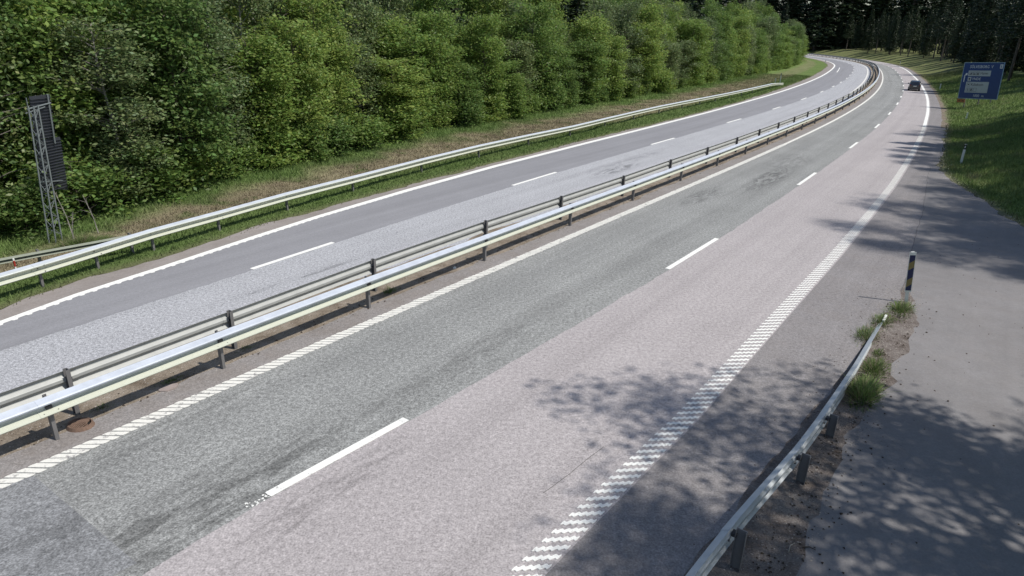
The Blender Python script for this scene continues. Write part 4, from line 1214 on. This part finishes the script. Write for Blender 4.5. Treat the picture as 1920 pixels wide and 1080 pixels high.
# verge beyond the far lanes
for (s0, s1, n, pw) in ((-6, 40, 110000, 1.1), (40, 130, 70000, 1.4)):
    s, o = scatter(s0, s1, n, lambda q: oTree(q) - 1.0, lambda q: oG(q) + 0.12, pw)
    x, y = so_xy(s, o)
    keep = rng.random(n) < np.clip((oG(s) - o) * 1.5 + 0.15, 0, 1)
    s, o, x, y = s[keep], o[keep], x[keep], y[keep]; n = len(s)
    c = verge_col(s, np.maximum(o, oTree(s) - 0.5)) * rng.uniform(0.7, 1.5, n)[:, None]
    gr_ = (c[:, 1] > c[:, 0] * 1.1)
    near_wood = np.clip(1 - (o - oTree(s)) / 3.0, 0, 1)
    h = rng.uniform(0.04, 0.13, n) * (1 + 1.0 * near_wood * gr_) * (1 + 0.004 * s) * np.where(gr_, 1.0, 0.75)
    blades('verge_grass', x, y, verge_z(s, o), h, rng.uniform(0.008, 0.018, n) * (1 + s / 60), c)
# bank beside the near lanes
for (s0, s1, n, pw) in ((19, 60, 95000, 1.0), (60, 150, 55000, 1.3)):
    s, o = scatter(s0, s1, n, lambda q: oPav(q) - 0.05, lambda q: oPav(q) + 10.5, pw)
    x, y = so_xy(s, o)
    keep = rng.random(n) < np.clip((o - oPav(s)) * 1.6 + 0.1, 0, 1)
    s, o, x, y = s[keep], o[keep], x[keep], y[keep]; n = len(s)
    c = bank_col(s, o) * rng.uniform(0.7, 1.5, n)[:, None]
    h = rng.uniform(0.06, 0.2, n) * (0.6 + 0.9 * fbm(x, y, 3.0)) * (1 + 0.004 * s)
    blades('bank_grass', x, y, bank_z(s, o), h, rng.uniform(0.008, 0.018, n) * (1 + s / 60), c)
# tufts
def tuft(s, o, r, n, h, label, group=None, tone=1.0):
    a = rng.random(n) * 6.283; q = r * rng.random(n) ** 0.7
    p = P3(s, o)
    x = q * np.cos(a) * 0.6 + rng.normal(size=n) * 0.03; y = q * np.sin(a) * 1.5 + rng.normal(size=n) * 0.05
    th = -head(s)
    X = x * math.cos(th) - y * math.sin(th); Y = x * math.sin(th) + y * math.cos(th)
    hh = rng.uniform(0.4, 1.1, n) * h * (1.15 - q / r)
    ln = rng.normal(size=(n, 2)) * 0.5 * hh[:, None] + np.stack([X, Y], 1) * 0.4
    b2 = rng.random(n) * 6.283; w = rng.uniform(0.005, 0.011, n)
    dx = np.cos(b2) * w; dy = np.sin(b2) * w; zz = np.zeros(n)
    V = np.stack([np.stack([X - dx, Y - dy, zz - 0.01], 1), np.stack([X + dx, Y + dy, zz - 0.01], 1), np.stack([X + ln[:, 0], Y + ln[:, 1], hh], 1)], 1).reshape(-1, 3)
    c = (GREEN * 0.95 + (GREEN2 - GREEN) * rng.random(n)[:, None]) * rng.uniform(0.7, 1.6, n)[:, None] * tone
    dry = rng.random(n) < 0.2
    c[dry] = STRAW * 0.8
    o_ = obj('grass_tuft', mesh_np('grass_tuft', V, np.arange(3 * n).reshape(-1, 3), M_BLADE, cols=np.repeat(c, 3, 0)), label=label, cat='grass tuft', group=group, loc=(p.x, p.y, 0.0))
    return o_
TG = 'grass tufts growing along the guardrail end'
tuft(16.0, 9.66, 0.42, 900, 0.20, 'low grass tuft at the foot of the blue and yellow hazard marker', TG)
tuft(14.9, 9.40, 0.36, 520, 0.17, 'small grass tuft past the buried tip of the guardrail end', TG)
tuft(13.75, 9.24, 0.36, 560, 0.18, 'grass tuft on the road side of the sinking guardrail beam', TG)
tuft(12.9, 9.62, 0.14, 200, 0.13, 'thin yellowish grass tuft behind the low guardrail beam', TG)
tuft(12.0, 9.68, 0.36, 800, 0.26, 'mid-sized grass tuft behind the guardrail between low beam and last post', TG)
tuft(10.8, 9.68, 0.42, 1500, 0.36, 'thick tall green grass tuft behind the guardrail next to the last post', TG, 1.4)
MG = 'small weeds in the median dirt'
tuft(8.9, -1.02, 0.16, 260, 0.16, 'leafy green weed beside a median guardrail post where the dirt widens', MG)
tuft(4.75, -1.02, 0.13, 160, 0.09, 'faint green weed at a rear guardrail post near the frame edge', MG)
tuft(3.1, -0.95, 0.10, 130, 0.08, 'small green weed in the median dirt by the mortar lump', MG)
tuft(1.9, -1.0, 0.09, 90, 0.07, 'tiny green weed in the median dirt behind the drain grate', MG)
p_ = tuft(5.88, -10.95, 0.55, 1400, 0.3, 'round green clump standing out of the brown grass below the lattice mast')
# dead weeds in the median and stones
def stones(name, s, o, size, mat, z=0.0):
    n = len(s); x, y = so_xy(s, o)
    base = np.array([[1, 0, 0], [-0.5, 0.87, 0], [-0.5, -0.87, 0], [0, 0, 0.8]])
    a = rng.random(n) * 6.283; ca_, sa_ = np.cos(a), np.sin(a)
    sc = size[:, None] * rng.uniform(0.6, 1.3, (n, 3))
    P = base[None] * sc[:, None, :]
    X = P[..., 0] * ca_[:, None] - P[..., 1] * sa_[:, None]; Y = P[..., 0] * sa_[:, None] + P[..., 1] * ca_[:, None]
    V = np.stack([X + x[:, None], Y + y[:, None], P[..., 2] + z - 0.002], -1).reshape(-1, 3)
    f = np.array([[0, 1, 3], [1, 2, 3], [2, 0, 3]])
    F = (np.arange(n)[:, None, None] * 4 + f[None]).reshape(-1, 3)
    return obj(name, mesh_np(name, V, F, mat), kind='stuff')
n = 5200; s = -3 + 60 * rng.random(n) ** 1.4; stones('gravel', s, oMedL(s) + (0.05 - oMedL(s) - 0.7) * rng.random(n), rng.uniform(0.006, 0.02, n), M_STONE, 0.004)
n = 2600; s = -2 + 20 * rng.random(n); stones('gravel', s, 9.0 + 0.9 * rng.random(n) + (s > 10) * 0.15, rng.uniform(0.005, 0.018, n), M_STONE, 0.006)
n = 900; s = -2 + 19 * rng.random(n); stones('leaf_litter', s, 9.3 + np.abs(rng.normal(size=n)) * 0.45, rng.uniform(0.007, 0.028, n), M_LITTER, 0.01)
n = 160; s = 0 + 26 * rng.random(n); stones('leaf_litter', s, 9.9 + 5.0 * rng.random(n), rng.uniform(0.006, 0.026, n), M_LITTER, 0.002)
n = 240; s = 0 + 18 * rng.random(n); stones('leaf_litter', s, 8.4 + 0.75 * rng.random(n) ** 0.5, rng.uniform(0.006, 0.02, n), M_LITTER, 0.002)
n = 420; s = -2 + 50 * rng.random(n); stones('leaf_litter', s, -1.25 + 0.65 * rng.random(n), rng.uniform(0.01, 0.035, n), M_LITTER, 0.01)
n = 500; s = 27 + 20 * rng.random(n); stones('gravel', s, oPav(s) + rng.normal(size=n) * 0.35, rng.uniform(0.012, 0.04, n), M_STONE, 0.0)
# a few single sticks on the dirt
for i, (s, o, L, rz, lb) in enumerate(((5.55, 9.62, 0.22, 0.9, 'pale bent dry stick lying on the dirt between the two nearest guardrail posts'), (5.75, 9.75, 0.16, -0.2, 'short dark stick beside the pale stick behind the guardrail'), (5.1, 10.3, 0.14, 0.4, 'pale chip of wood on the side pavement behind the guardrail'), (3.9, 10.9, 0.12, 2.2, 'dark curled twig lying alone on the shaded side pavement'))):
    p = P3(s, o)
    _b = MB(); _b.tube((0, 0, 0.012), (L * 0.55, 0.02, 0.02), 0.009, 0.008, n=5); _b.tube((L * 0.55, 0.02, 0.02), (L, -0.01, 0.012), 0.008, 0.005, n=5)
    o_ = _b.build('stick', M_DRYWOOD if i in (0, 2) else M_LITTER, None, loc=(p.x, p.y, 0.004), label=lb, cat='stick', group='sticks behind the guardrail')
    o_.rotation_euler = (0, 0, rz)
_b = MB(); _b.add([(0.06, 0, 0), (0.02, 0.05, 0), (-0.05, 0.03, 0), (-0.04, -0.04, 0), (0.03, -0.05, 0), (0.0, 0.0, 0.05), (0.03, 0.02, 0.04)], [(0, 1, 6), (1, 5, 6), (1, 2, 5), (2, 3, 5), (3, 4, 5), (4, 0, 6), (4, 6, 5)])
o_ = _b.build('stone', M_WHITE, None, loc=P3(11.3, -0.92, 0.0), label='lone white stone in the median dirt below the guardrails', cat='stone')
